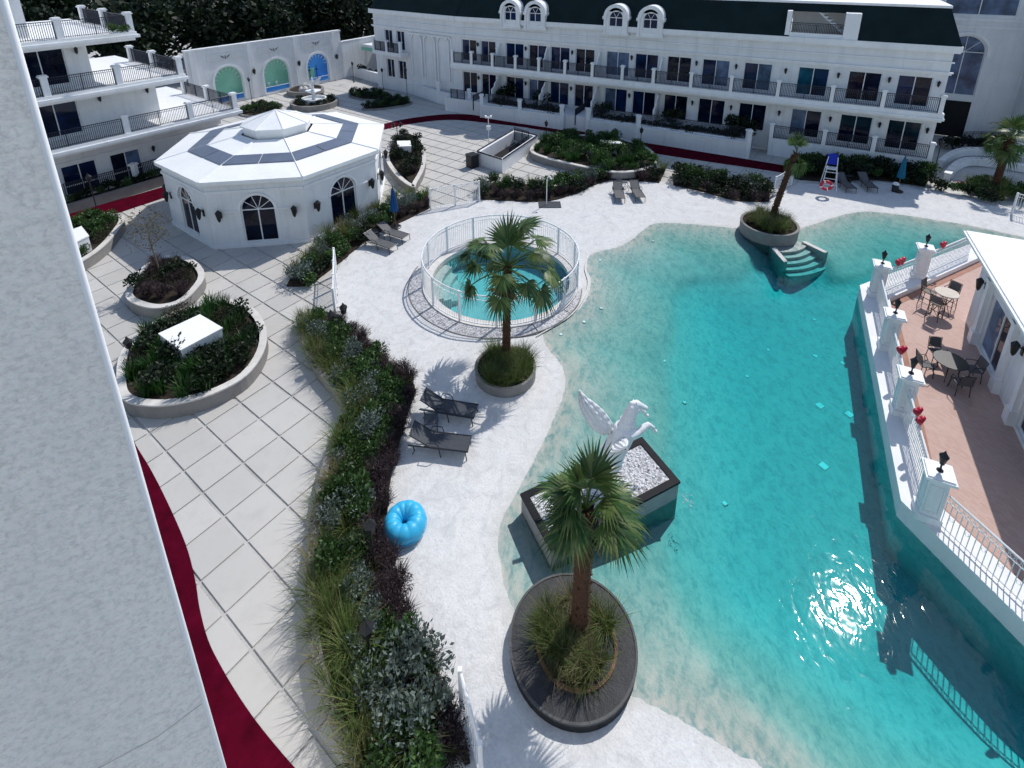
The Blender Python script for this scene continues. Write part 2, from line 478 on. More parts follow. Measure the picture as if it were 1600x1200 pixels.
def smooth_loop(pts, per=5, closed=True):
    """Catmull-Rom through the points"""
    n = len(pts); out = []
    P = [Vector((*p, 0)) for p in pts]
    rng = range(n) if closed else range(n-1)
    for i in rng:
        p0, p1, p2, p3 = (P[(i-1) % n], P[i], P[(i+1) % n], P[(i+2) % n]) if closed else (P[max(i-1, 0)], P[i], P[i+1], P[min(i+2, n-1)])
        for k in range(per):
            t = k/per
            q = .5*((2*p1)+(p2-p0)*t+(2*p0-5*p1+4*p2-p3)*t*t+(3*p1-p0-3*p2+p3)*t**3)
            out.append((q.x, q.y))
    if not closed: out.append(tuple(pts[-1]))
    return out
def inset(pts, d):
    """move every outline point inwards by d"""
    n = len(pts)
    a = sum(pts[i][0]*pts[(i+1) % n][1]-pts[(i+1) % n][0]*pts[i][1] for i in range(n))
    sgn = 1 if a > 0 else -1
    out = []
    for i in range(n):
        p, q, r = Vector(pts[i-1]), Vector(pts[i]), Vector(pts[(i+1) % n])
        e1_, e2_ = (q-p), (r-q)
        if e1_.length < 1e-6 or e2_.length < 1e-6: out.append(tuple(q)); continue
        n1 = Vector((-e1_.y, e1_.x)).normalized(); n2 = Vector((-e2_.y, e2_.x)).normalized()
        b = (n1+n2); L = b.length
        b = b/L if L > .2 else n1
        k = d/max(.5, b.dot(n1))
        out.append(tuple(q+b*k*sgn))
    return out
def inside(px, py, poly):
    r = np.zeros(np.shape(px), bool); n = len(poly)
    for i in range(n):
        (x0, y0), (x1, y1) = poly[i], poly[(i+1) % n]
        if y0 == y1: continue
        c = ((y0 > py) != (y1 > py)) & (px < (x1-x0)*(py-y0)/(y1-y0)+x0)
        r ^= c
    return r
def dist_line(px, py, pts, closed=False):
    d = np.full(np.shape(px), 1e9); n = len(pts)
    for i in range(n if closed else n-1):
        (x0, y0), (x1, y1) = pts[i], pts[(i+1) % n]
        L = (x1-x0)**2+(y1-y0)**2
        if L < 1e-9: continue
        t = np.clip(((px-x0)*(x1-x0)+(py-y0)*(y1-y0))/L, 0, 1)
        d = np.minimum(d, np.hypot(px-x0-t*(x1-x0), py-y0-t*(y1-y0)))
    return d
def sstep(a, b, x):
    t = np.clip((x-a)/(b-a), 0, 1); return t*t*(3-2*t)
E1 = Vector((.592, .806)); E2 = Vector((.806, -.592))        # paving grid axes
E_ANG = math.atan2(.806, .592)

# ------------------------------------------------------------------ the ground, plaza, beach and pool floor
WL = -0.05                                                     # water level
shore = [(29.01, 24.28), (28.87, 26.99), (27.74, 28.16), (27.01, 28.63), (26.27, 29.11), (24.87, 29.77), (23.35, 30.38), (21.62, 30.74), (19.72, 30.15), (17.63, 29.10), (15.54, 28.26), (13.29, 28.58), (11.23, 29.07), (9.43, 29.32), (8.35, 29.25), (7.54, 28.47), (6.54, 27.23), (5.52, 26.47), (4.49, 26.08), (4.02, 25.56), (3.80, 24.45), (3.84, 23.31), (3.48, 22.00), (2.83, 20.91), (1.90, 20.07), (1.29, 19.40), (1.47, 18.53), (1.85, 17.80), (2.02, 16.94), (1.82, 15.99), (1.47, 15.12), (1.14, 14.32), (0.78, 13.58), (0.39, 12.79), (-0.04, 11.96), (-0.31, 11.44), (-0.39, 10.77), (-0.29, 10.11), (-0.12, 9.50), (0.41, 8.55), (1.38, 7.83), (2.53, 7.55), (2.97, 7.38), (3.46, 7.17), (4.03, 6.87), (4.58, 6.58), (4.99, 6.35)]
shore = shore + [(5.6, 5.0), (7.5, 3.9), (10, 3.1), (14, 2.6)]
shore_s = smooth_loop(shore, 4, closed=False)
water_poly = shore_s + [(31, 2.6), (31, shore_s[0][1])]
deep = [(21.42, 26.28), (17.86, 24.67), (16.55, 24.68), (16.87, 26.05), (15.72, 27.00), (13.85, 27.01), (12.47, 25.70), (11.48, 24.72), (10.49, 24.72), (9.09, 24.44), (8.13, 23.70), (7.53, 22.64), (6.74, 19.94), (5.81, 16.97), (5.10, 14.12)] + [(4.3, 11.4), (4.0, 10.0), (4.3, 8.6), (5.6, 7.0), (7.6, 5.7), (10.5, 4.6), (14, 3.6), (26, 4), (26, 26)]
deep_s = smooth_loop(deep, 4)
beach_poly = [(-1.28, 6.09), (-1.46, 6.86), (-2.33, 7.93), (-3.07, 9.20), (-3.59, 10.74), (-4.18, 12.45), (-4.20, 14.05), (-4.06, 16.21), (-6.27, 19.10), (-7.82, 20.72), (-8.93, 23.88), (-8.73, 26.02), (-8.22, 28.12), (-7.52, 29.94), (-5.62, 31.40), (-2.29, 32.58), (1.21, 32.17), (2.67, 32.54), (4.21, 33.42), (5.70, 34.98), (7.12, 35.52), (10.65, 35.38), (11.31, 34.28), (13.38, 33.03), (15.88, 32.04), (17.39, 33.40), (19.60, 35.07), (21.24, 34.84), (25.66, 35.24), (27.40, 34.56), (29.63, 33.49), (30.55, 31.55), (31.52, 29.95), (33.42, 28.03)] + [(31, 28), (31, 2.2), (0.2, 2.2)]
KP = (-.58, 23.53); KR = 3.4                                     # round pool

# heightfield: white beach running down into the pool
gs = .16
gx = np.arange(-9.6, 31.2, gs); gy = np.arange(2.2, 37.6, gs)
XX, YY = np.meshgrid(gx, gy)
inw = inside(XX, YY, water_poly); dsh = dist_line(XX, YY, shore_s)
sdp = np.where(inside(XX, YY, deep_s), 1, -1)*dist_line(XX, YY, deep_s, True)
zin = WL-.15*np.minimum(dsh, 4.2)-.01*np.minimum(np.maximum(dsh-4.2, 0), 6)-.20*sstep(-.3, .5, sdp)-.52*sstep(-.2, 3.4, sdp)
zout = WL+np.minimum(.085, .06*dsh)
zin = zin-.32*(1-sstep(.9, 2.6, np.hypot(XX-14.7, YY-25.4)))
ZZ = np.where(inw, zin, zout)
ZZ += np.where(inw, 0, .008*np.sin(XX*3.1+YY*1.7)*np.sin(YY*2.3-XX))*np.clip(dsh/1.5, 0, 1)
keep = inside(XX, YY, beach_poly) & (np.hypot(XX-KP[0], YY-KP[1]) > KR+.12)
ny, nx = XX.shape
kc = keep[:-1, :-1] & keep[1:, :-1] & keep[:-1, 1:] & keep[1:, 1:]
ii, jj = np.nonzero(kc)
a = ii*nx+jj
F_ = np.stack([a, a+1, a+1+nx, a+nx], 1)
used, inv = np.unique(F_.ravel(), return_inverse=True)
vv = np.stack([XX.ravel()[used], YY.ravel()[used], ZZ.ravel()[used]], 1)
b = MB(); b.v = [tuple(p) for p in vv.tolist()]; b.f = [tuple(f) for f in inv.reshape(-1, 4).tolist()]; b.mi = [0]*len(b.f)
tag(b.build('beach', 'beach', smooth=True), kind='structure')

# wide ground sheet with the pool area left out
b = MB()
bx0, bx1, by0, by1 = -11, 32, 1.5, 39
L = 700
for r in ((-L, L, by1, L), (-L, L, -L, by0), (-L, bx0, by0, by1), (bx1, L, by0, by1)):
    b.add([(r[0], r[2], -.04), (r[1], r[2], -.04), (r[1], r[3], -.04), (r[0], r[3], -.04)], [(0, 1, 2, 3)])
cs = .5
for x in np.arange(bx0, bx1, cs):
    ys = np.arange(by0, by1, cs); cx = np.full(ys.shape, x+cs/2); cy = ys+cs/2
    inb = inside(cx, cy, beach_poly); dd = dist_line(cx, cy, beach_poly, True)
    for y, q, d in zip(ys, inb, dd):
        if q and d > .8: continue
        b.add([(x, y, -.04), (x+cs, y, -.04), (x+cs, y+cs, -.04), (x, y+cs, -.04)], [(0, 1, 2, 3)])
plaza = tag(b.build('plaza_ground', 'pebble'), kind='structure')

# cream paving slabs in a square grid, pebble joints between them
slab_me = MB(); w1, w2, ch = 1.249/2-.048, 1.22/2-.024, .008
slab_me.add([(-w1, -w2, -.05), (w1, -w2, -.05), (w1, w2, -.05), (-w1, w2, -.05), (-w1, -w2, -ch), (w1, -w2, -ch), (w1, w2, -ch), (-w1, w2, -ch),
             (-w1+ch, -w2+ch, 0), (w1-ch, -w2+ch, 0), (w1-ch, w2-ch, 0), (-w1+ch, w2-ch, 0)],
            [(0, 1, 5, 4), (1, 2, 6, 5), (2, 3, 7, 6), (3, 0, 4, 7), (4, 5, 9, 8), (5, 6, 10, 9), (6, 7, 11, 10), (7, 4, 8, 11), (8, 9, 10, 11)])
slab_mesh = slab_me.mesh('paving_slab', 'slab')
PAV_C = E1*17.77+E2*-31.07                                      # pavilion centre
cand = []
fxp = 864.63
for i in range(-8, 46):
    for j in range(-34, 26):
        c = Vector((-12.21, 14.42))+E1*(1.249*(i+.5))+E2*(1.22*(j+.5))
        x, y = c
        if y < 3 or y > 76 or x > 37: continue
        s_, t_ = x*.88144-y*.47229, -x*.47229-y*.88144
        if t_ < -46.5: continue
        if (c.dot(E2) < -39.5 and c.dot(E1) < 21.5) or c.dot(E2) < -57: continue
        d = c-PAV_C
        if max(abs(d.dot(E1)), abs(d.dot(E2)), (abs(d.dot(E1))+abs(d.dot(E2)))*.7071) < 5.2: continue
        depth = y*math.cos(pit)+CAM_H*math.sin(pit)
        px = 800+fxp*x/depth; py = 210.6+fxp*(CAM_H*math.cos(pit)-y*math.sin(pit))/depth
        if px < -60 or px > 1660 or py > 1260: continue
        if px < 5+.2875*py-60: continue
        xa, ya = np.array([x]), np.array([y])
        if inside(xa, ya, beach_poly)[0] and dist_line(xa, ya, beach_poly, True)[0] > .55: continue
        cand.append((depth, x, y, i, j))
cand.sort()
rs = random.Random(5)
rest = MB()
for k, (d, x, y, i, j) in enumerate(cand):
    z = rs.uniform(-.003, .003)
    if k < 300:
        inst('paving_slab', slab_mesh, plaza, (x, y, z), E_ANG)
    else:
        ca, sa = math.cos(E_ANG), math.sin(E_ANG)
        rest.add([(x+vx*ca-vy*sa, y+vx*sa+vy*ca, z+vz) for vx, vy, vz in slab_me.v], slab_me.f)
tag(rest.build('paving_slabs', 'slab', plaza), kind='stuff')

# maroon strip curving round the plaza
near = [(-13.27, 14.87), (-12.34, 13.96), (-11.32, 13.08), (-10.12, 11.96), (-8.92, 10.76), (-8.18, 9.87), (-7.71, 9.21), (-7.16, 8.55), (-6.59, 8.03), (-5.90, 7.47), (-5.18, 6.95), (-4.18, 6.31), (-3.42, 5.88)]
ns = smooth_loop(near, 4, closed=False)
lf = []
for i, p in enumerate(ns):
    q0, q1 = Vector(ns[max(0, i-1)]), Vector(ns[min(len(ns)-1, i+1)]); d = (q1-q0).normalized()
    w_ = min(2.6, .25+.5*i*.33)
    lf.append((p[0]+d.y*w_, p[1]-d.x*w_))
b = MB(); n = len(ns)
b.add([(x, y, .012) for x, y in ns]+[(x, y, .012) for x, y in lf], [(i, i+1, n+i+1, n+i) for i in range(n-1)])
far_t = smooth_loop([(-27.83, 30.10), (-27.18, 30.78), (-25.21, 33.17), (-23.20, 35.69), (-21.89, 37.32)] + [(-19.5, 44.5)] + [(-13.76, 47.14), (-12.00, 49.04), (-9.82, 50.86), (-6.28, 52.23), (-2.48, 51.63), (3.00, 49.45), (10.75, 43.90), (19.68, 38.67), (23.98, 36.16)], 4, closed=False)
far_b = smooth_loop([(-26.44, 28.34), (-25.72, 28.95), (-23.97, 31.28), (-22.21, 33.96), (-21.04, 35.67)] + [(-19.5, 43)] + [(-13.29, 45.35), (-11.59, 47.21), (-9.49, 49.01), (-6.07, 50.29), (-2.38, 49.32), (2.86, 46.94), (10.24, 41.56), (19.00, 37.16), (23.08, 34.60)], 4, closed=False)
n = len(far_t)
b.add([(x, y, .012) for x, y in far_b]+[(x, y, .012) for x, y in far_t], [(i, i+1, n+i+1, n+i) for i in range(n-1)])
tag(b.build('maroon_path', 'maroon'), kind='structure')

# pool water: one closed body, its top at the waterline
wp = inset(shore_s, -.0)
wl = []
for i, p in enumerate(shore_s):                                  # outline of the water pushed a little way under the beach
    q0, q1 = Vector(shore_s[max(0, i-1)]), Vector(shore_s[min(len(shore_s)-1, i+1)]); d = (q1-q0).normalized()
    wl.append((p[0]+d.y*.22, p[1]-d.x*.22))
if not inside(np.array([10.0]), np.array([15.0]), wl+[(31, 2.6), (31, 25)])[0]: wl = shore_s
b = MB()
b.prism(wl+[(31, 2.3), (31, wl[0][1])], -2.6, WL)
tag(b.build('pool_water', 'water'), kind='structure')

# ------------------------------------------------------------------ round pool with its white fence
b = MB()
prof = [(0.0, -1.02), (KR, -1.0), (KR, .0)]
b.lathe([(0.001, -1.0), (KR, -1.0), (KR, .02)], 64, (KP[0], KP[1], 0), cap=False)
bas = tag(b.build('round_pool_basin', 'pool_tile', smooth=False), kind='structure')
b = MB(); n = 64
b.ring(circ(*KP, KR+.42, n), circ(*KP, KR-.03, n), -.3, .06)
b.build('coping', 'coping', bas)
b = MB()
for k, (r0, z0) in enumerate(((KR-.02, -.25), (KR-.02, -.5), (KR-.02, -.75))):   # steps at the far left side
    a0, a1 = R(150), R(205)
    wd = .45+.42*k
    pts = circ(*KP, r0, 12, a0+R(3*k), a1-R(3*k)); ins = circ(*KP, r0-wd, 12, a0+R(3*k), a1-R(3*k))
    b.prism(pts+ins[::-1], -.98, z0)
b.build('steps', 'coping', bas)
b = MB(); b.prism(circ(*KP, KR-.012, 64), -1.2, -.16)
tag(b.build('round_pool_water', 'water_kids'), kind='structure')

fence = thing('pool_fence', 'white round metal fence enclosing the small circular pool', 'fence', (KP[0], KP[1], .06))
FR, FH = 3.76, 1.5
b = MB()
b.tube([(x, y, FH) for x, y in circ(0, 0, FR, 72)], .035, 6, closed=True)
b.build('top_rail', 'white', fence, True)
b = MB()
b.tube([(x, y, FH-.22) for x, y in circ(0, 0, FR, 72)], .018, 4, closed=True)
b.tube([(x, y, .1) for x, y in circ(0, 0, FR, 72)], .028, 4, closed=True)
b.build('lower_rail', 'white', fence)
post = MB().box(-.04, .04, -.04, .04, 0, FH+.04).mesh('post', 'white')
for k in range(14):
    t = 2*PI*k/14+.2
    inst('post', post, fence, (FR*math.cos(t), FR*math.sin(t), 0), t)
b = MB()
for k in range(190):
    t = 2*PI*k/190; x, y = FR*math.cos(t), FR*math.sin(t)
    b.bar((x, y, .1), (x, y, FH-.22), .011, 4)
    if k % 2 == 0:
        t2 = t+PI/190
        ux, uy = -math.sin(t2), math.cos(t2); cx, cy = FR*math.cos(t2), FR*math.sin(t2)
        b.tube([(cx+ux*.075*math.cos(q), cy+uy*.075*math.cos(q), FH-.12+.09*math.sin(q)) for q in np.linspace(0, 2*PI, 9)[:-1]], .009, 3, closed=True)
tag(b.build('balusters', 'white', fence), kind='stuff')

# pebble slabs laid in an arc round the near side of the round pool
arc = thing('pebble_surround', 'white and grey pebble slabs curving round the near side of circular pool', 'paving', (0, 0, 0))
A = [R(d) for d in (168, 196, 226, 252, 272, 292, 318, 344)]
for a0, a1 in zip(A[:-1], A[1:]):
    ro = [FR+.12+.62*(1-abs((t-R(232))/R(120))**2.2) for t in np.linspace(a0+.006, a1-.006, 12)]
    th = np.linspace(a0+.006, a1-.006, 12)
    pts = [(KP[0]+r*math.cos(t), KP[1]+r*math.sin(t)) for r, t in zip(ro, th)]+[(KP[0]+(FR+.10)*math.cos(t), KP[1]+(FR+.10)*math.sin(t)) for t in th[::-1]]
    MB().prism(pts, .0, .05).build('pebble_slab', 'pebbles_white', arc)
b = MB()
th = np.linspace(R(166), R(346), 50)
ro = [FR+.15+.62*max(0, (1-abs((t-R(232))/R(120))**2.2)) for t in th]
b.tube([(KP[0]+r*math.cos(t), KP[1]+r*math.sin(t), .045) for r, t in zip(ro, th)], .03, 4)
b.build('kerb', 'stone', arc)

# curved pale kerb lines along the waterline between round pool and beach
b = MB()
kl = smooth_loop([(3.94, 25.48), (3.66, 24.37), (3.66, 23.13), (3.29, 21.88), (2.60, 20.66), (1.66, 19.79), (0.98, 19.22)], 5, closed=False)
b.tube([(x, y, .012) for x, y in kl], .03, 4)
tag(b.build('kerb', 'sand_line'), kind='structure')

# small round lamps in the shallows; square panels added in place of caustic light patches
def floor_z(x, y):
    i = int(round((y-gy[0])/gs)); j = int(round((x-gx[0])/gs)); return float(ZZ[min(max(i, 0), ny-1), min(max(j, 0), nx-1)])
small = [(7.86, 27.44), (4.58, 25.40), (4.02, 21.33), (3.11, 20.34), (2.03, 19.51), (6.20, 18.58), (6.48, 16.63)]
for k, (x, y) in enumerate(small):
    t = thing('lamp_or_light_patch', ['small round pool light in the far shallows', 'small round pool light beside the fence, farthest of the row', 'small round pool light beside the fence, second of the row', 'small round pool light beside the fence, third of the row', 'small round pool light beside the fence, nearest of the row', 'small pool light at the edge of the deep part, upper', 'small pool light at the edge of the deep part, lower', 'small pool light near the charcoal planter'][k], 'pool light', (x, y, floor_z(x, y)), 0, 'round lights in the pool floor')
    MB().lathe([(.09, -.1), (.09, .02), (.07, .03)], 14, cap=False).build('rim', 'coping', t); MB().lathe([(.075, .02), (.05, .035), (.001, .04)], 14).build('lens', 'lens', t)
big = [(11.86, 16.96), (12.75, 16.54), (10.59, 14.32), (13.11, 19.70), (14.06, 19.25), (14.33, 22.14), (11.24, 20.08), (9.66, 18.48), (6.63, 12.79), (9.77, 18.74)]
lab = ['left of the two middle square light patch panels', 'right of the two middle square light patch panels', 'lowest of the large square light patch panels', 'left of the upper square light patch panel pair', 'right of the upper square light patch panel pair', 'square light patch panel nearest the curved steps', 'square light patch panel in the centre of the pool', 'square light patch panel left of the centre', 'square light patch panel right of the plinth', 'x']
for k, (x, y) in enumerate(big[:9]):
    w_ = .15 if k < 3 else .10 if k < 5 else .075
    t = thing('lamp_or_light_patch', lab[k], 'pool light', (x, y, floor_z(x, y)+.004), .5, 'square panels standing in for light patches on the pool floor')
    MB().ring([(-w_, -w_), (w_, -w_), (w_, w_), (-w_, w_)], [(-w_*.8, -w_*.8), (w_*.8, -w_*.8), (w_*.8, w_*.8), (-w_*.8, w_*.8)], -.2, .008).build('frame', 'coping', t)
    MB().box(-w_*.8, w_*.8, -w_*.8, w_*.8, -.2, .012).build('lens', 'lens', t)  # pale glowing panel, stands in for a patch of caustic light


# ------------------------------------------------------------------ wall of the building the picture is taken from
E0 = Vector((-2.17, 2.43))
WD = Vector((-.875, -.485)); AW = Vector((-.70, .714))
tower = thing('corner_wall', 'big pale stucco building corner filling the left edge, in shade', 'building', (E0.x, E0.y, 0))
def wall_mat():
    mt, nt, b = new_mat('combed_stucco_wall')
    v = wpos(nt)
    d1 = noise(nt, wpos(nt, scale=(1, 1, 1.25)), 26, 7, .75, .4)
    d2 = noise(nt, wpos(nt, scale=(3.5, 3.5, 34), rot=(0, R(4), 0)), 1.0, 5, .65, .6)
    big = noise(nt, wpos(nt, scale=(.8, .8, .35)), 1.1, 5, .6)
    c = ramp(nt, big, [(.3, (.95, .925, .87)), (.7, (.98, .96, .905))])
    c = mix_rgb(nt, ramp(nt, d1, [(.46, 0), (.64, .8)]), c, (.66, .65, .62))  # shading of the plaster grain put into the colour
    c = mix_rgb(nt, ramp(nt, d2, [(.55, 0), (.70, .35)]), c, (.60, .62, .63))  # trowel lines darkened in colour, in place of shade from their relief
    c = mix_rgb(nt, ramp(nt, noise(nt, wpos(nt, scale=(1, 1, .5)), .55, 6, .7), [(.50, 0), (.72, .35)]), c, (.66, .66, .65))
    nt.links.new(c, b.inputs['Base Color']); b.inputs['Roughness'].default_value = .85; b.inputs['Specular IOR Level'].default_value = .2
    ad = nt.nodes.new('ShaderNodeMath'); ad.operation = 'MULTIPLY_ADD'
    nt.links.new(d2, ad.inputs[0]); ad.inputs[1].default_value = .7; nt.links.new(d1, ad.inputs[2])
    bump(nt, b, ad.outputs[0], .8, .02)
    return mt
M['combed'] = wall_mat()
p = [Vector((0, 0)), WD*9, WD*9+AW*7, AW*7]
# rounded corner bead between the shaded face and the hidden side
c0, c1 = WD*.02, AW*.02
bead = [tuple(c0+(c1-c0)*t-(c0+c1)*(.35*4*t*(1-t))) for t in (0, .25, .5, .75, 1)]
MB().prism(bead+[tuple(AW*7), tuple(WD*9+AW*7), tuple(WD*9)], 0, 24).build('wall', 'combed', tower)
bd = MB(); bd.tube([(-.008, .004, 0), (-.008, .004, 24)], .017, 8)
bd.build('corner_bead', 'white', tower, True)
ck = MB()
rs = random.Random(3)
def crack(pts, w):
    P_ = []
    for d_, z in pts:
        q = WD*d_
        P_.append((q.x+.485*.004, q.y-.875*.004, z))
    ck.tube(P_, w, 3)
crack([(.02, 10.3), (.3, 10.22), (.7, 10.24), (1.2, 10.1)], .0012)
crack([(.03, 8.98), (.10, 8.9), (.2, 8.86), (.33, 8.72), (.45, 8.66), (.62, 8.5)], .0016)
ck.build('hairline_crack', 'stone', tower)

# ------------------------------------------------------------------ small parts shared by the buildings
def lantern_mesh():
    b = MB()
    b.box(-.05, .05, -.02, .04, -.12, .12); b.bar((0, -.02, .06), (0, -.16, .16), .018)
    b.lathe([(.02, .26), (.11, .16), (.10, .12), (.06, -.12), (.02, -.2)], 8, (0, -.17, 0))
    return b.mesh('wall_lamp', 'black')
LAMP = lantern_mesh()
pane_r = random.Random(21)
def sliding_door(parent, x0, x1, z0, z1, y, gl, name='window'):
    b = MB(); f = .055
    b.box(x0, x1, y-.05, y+.03, z1-f, z1); b.box(x0, x1, y-.05, y+.03, z0, z0+f)
    xm = (x0+x1)/2
    for x in (x0, xm-f/2, x1-f): b.box(x, x+f, y-.051, y+.031, z0+f, z1-f)
    o = b.build(name, 'white', parent)
    for a, c in ((x0+f, xm-f/2), (xm+f/2, x1-f)):
        g_ = gl if pane_r.random() < .62 else pane_r.choice(['glass', 'glass_b', 'glass', 'glass_c'])
        MB().box(a, c, y-.012, y+.012, z0+f, z1-f).build('pane', g_, o)
    return o
def railing(parent, p0, p1, z0, z1, mat='rail', gap=.105, r=.017, name='railing'):
    b = MB(); p0, p1 = Vector(p0), Vector(p1); L_ = (p1-p0).length
    b.bar((*p0, z1), (*p1, z1), .03); b.bar((*p0, z1-.14), (*p1, z1-.14), .014); b.bar((*p0, z0+.08), (*p1, z0+.08), .02)
    n = max(2, int(L_/gap))
    for k in range(n+1):
        q = p0+(p1-p0)*(k/n)
        rr = r*2 if k in (0, n//2, n) else r
        b.add([(q.x-rr, q.y-rr, z0), (q.x+rr, q.y+rr, z0), (q.x+rr, q.y+rr, z1), (q.x-rr, q.y-rr, z1)], [(0, 1, 2, 3)])
        b.bar((q.x, q.y, z0+.08), (q.x, q.y, z1), rr, 3)
    return b.build(name, mat, parent)
def gate_post(x, y, z0, z1, w=.2):
    b = MB(); b.box(x-w, x+w, y-w, y+w, z0, z1-.14); b.box(x-w-.06, x+w+.06, y-w-.06, y+w+.06, z1-.14, z1-.06); b.box(x-w-.02, x+w+.02, y-w-.02, y+w+.02, z1-.06, z1)
    return b
def arch_pts(xc, w, zs, n=14):
    return [(xc+w/2*math.cos(t), zs+w/2*math.sin(t)) for t in np.linspace(0, PI, n)]
def arched_window(parent, xc, w, z0, zs, y, gl, fr='white', name='arched_window', fan=4):
    """tall window with a half round head: frame with radiating bars, and its panes"""
    b = MB(); f = .06
    ap = arch_pts(xc, w, zs); ai = arch_pts(xc, w-2*f, zs)
    for (o0, i0), (o1, i1) in zip(zip(ap[:-1], ai[:-1]), zip(ap[1:], ai[1:])):
        b.add([(o0[0], y-.04, o0[1]), (o1[0], y-.04, o1[1]), (i1[0], y-.04, i1[1]), (i0[0], y-.04, i0[1]),
               (o0[0], y+.04, o0[1]), (o1[0], y+.04, o1[1]), (i1[0], y+.04, i1[1]), (i0[0], y+.04, i0[1])], [(0, 1, 2, 3), (3, 2, 6, 7), (1, 0, 4, 5)])
    for x in (xc-w/2, xc+w/2-f, xc-f/2): b.box(x, x+f, y-.04, y+.04, z0, zs)
    b.box(xc-w/2, xc+w/2, y-.041, y+.041, zs-f/2, zs+f/2); b.box(xc-w/2, xc+w/2, y-.041, y+.041, z0-.01, z0+f)
    for k in range(1, fan+1):
        t = PI*k/(fan+1); r1 = w/2-f*.5
        b.bar((xc, y, zs), (xc+r1*math.cos(t), y, zs+r1*math.sin(t)), .024)
    o = b.build(name, fr, parent)
    for a, c in ((xc-w/2+f, xc-f/2), (xc+f/2, xc+w/2-f)):
        MB().box(a, c, y-.01, y+.01, z0+f, zs-f/2).build('pane', gl, o)
    q = MB(); n = len(ai)
    q.add([(x, y-.01, z) for x, z in ai]+[(x, y+.01, z) for x, z in ai], [tuple(range(n)), tuple(range(2*n-1, n-1, -1))])
    q.build('fan_pane', gl, o)
    return o
def arch_wall(b, x0, x1, z0, z1, arches, y=0., depth=.25, mi=0):
    """flat wall (facing -y) with round headed openings: arches = [(xc, w, z0, zspring)]"""
    xs = [x0]
    for xc, w, a0, zs in sorted(arches):
        L_, R_ = xc-w/2, xc+w/2
        b.add([(xs[-1], y, z0), (L_, y, z0), (L_, y, z1), (xs[-1], y, z1)], [(0, 1, 2, 3)], mi)
        if a0 > z0+.001: b.add([(L_, y, z0), (R_, y, z0), (R_, y, a0), (L_, y, a0)], [(0, 1, 2, 3)], mi); b.add([(L_, y, a0), (R_, y, a0), (R_, y+depth, a0), (L_, y+depth, a0)], [(0, 1, 2, 3)], mi)
        ap = arch_pts(xc, w, zs)
        for p, q in zip(ap[:-1], ap[1:]):
            b.add([(p[0], y, p[1]), (p[0], y, z1), (q[0], y, z1), (q[0], y, q[1])], [(3, 2, 1, 0)], mi)
            b.add([(p[0], y, p[1]), (q[0], y, q[1]), (q[0], y+depth, q[1]), (p[0], y+depth, p[1])], [(0, 1, 2, 3)], mi)
        for x in (L_, R_): b.add([(x, y, a0), (x, y+depth, a0), (x, y+depth, zs), (x, y, zs)], [(0, 1, 2, 3)], mi)
        xs.append(R_)
    b.add([(xs[-1], y, z0), (x1, y, z0), (x1, y, z1), (xs[-1], y, z1)], [(0, 1, 2, 3)], mi)
    return b
def arch_trim(b, xc, w, zs, z0, y, t=.09, d=.05, mi=0):
    o = arch_pts(xc, w+2*t, zs); i = arch_pts(xc, w+.004, zs); n = len(o)
    V = [(x, y-d, z) for x, z in o]+[(x, y-d, z) for x, z in i]+[(x, y, z) for x, z in o]+[(x, y, z) for x, z in i]
    F = []
    for k in range(n-1): F += [(k, k+1, n+k+1, n+k), (k+1, k, 2*n+k, 2*n+k+1), (n+k, n+k+1, 3*n+k+1, 3*n+k)]
    b.add(V, F, mi)
    for s_ in (-1, 1):
        xa, xb_ = sorted((xc+s_*(w/2+.002), xc+s_*(w/2+t))); b.box(xa, xb_, y-d, y, z0, zs, mi)

# ------------------------------------------------------------------ long hotel wing across the back
REAR_RZ = math.atan2(-.47229, .88144)
def rear_pos(s, t): return (s*.88144-t*.47229, -s*.47229-t*.88144)
T0 = -46.6
rx, ry = rear_pos(0, T0)
wing = thing('hotel_wing', 'long white two storey wing with dark mansard roof, dormers and balconies', 'building', (rx, ry, 0), REAR_RZ)
XL, XR = -31.2, 8.75
ups = [(-30.67, -28.94), (-28.43, -26.76), (-25.63, -23.70), (-23.15, -21.3), (-20.91, -19.0), (-18.43, -16.61), (-15.53, -13.45), (-12.95, -10.95), (-10.21, -8.23), (-7.35, -5.25), (-4.18, -2.15), (-.35, 1.71), (2.95, 5.01), (5.97, 7.98)]
holes = []
for k, (a, c) in enumerate(ups):
    holes += [(a, c, 4.72, 6.86), (a, c, 1.42, 3.58)]
b = MB()
b.holed(XL, XR, 0, 9.1, holes, 0, .22)
b.add([(XR, 0, 0), (XR, 12, 0), (XR, 12, 9.1), (XR, 0, 9.1)], [(0, 1, 2, 3)])
b.add([(XL, 0, 0), (XL, 12, 0), (XL, 12, 9.1), (XL, 0, 9.1)], [(3, 2, 1, 0)])
b.build('wall', 'stucco', wing)
b = MB()                                                       # string courses and the deep attic band
b.box(XL, XR+.12, -.12, 0, 7.10, 7.22); b.box(XL, XR+.2, -.2, 0, 7.22, 7.32)
b.box(XL, XR+.14, -.14, 0, 7.92, 8.02); b.box(XL, XR+.3, -.3, 0, 8.62, 8.72); b.box(XL, XR+.36, -.36, 0, 8.72, 9.1)
b.build('cornice', 'white', wing)
rs = random.Random(11)
gl_up = ['glass_b', 'glass', 'glass_b', 'glass_b', 'glass_b', 'glass', 'glass_c', 'glass_b', 'glass', 'glass_c', 'glass_b', 'glass_t', 'glass', 'glass_b']
gl_dn = ['glass', 'glass', 'glass', 'glass_b', 'glass_b', 'glass', 'glass_b', 'glass', 'glass', 'glass', 'glass', 'glass', 'glass', 'glass']
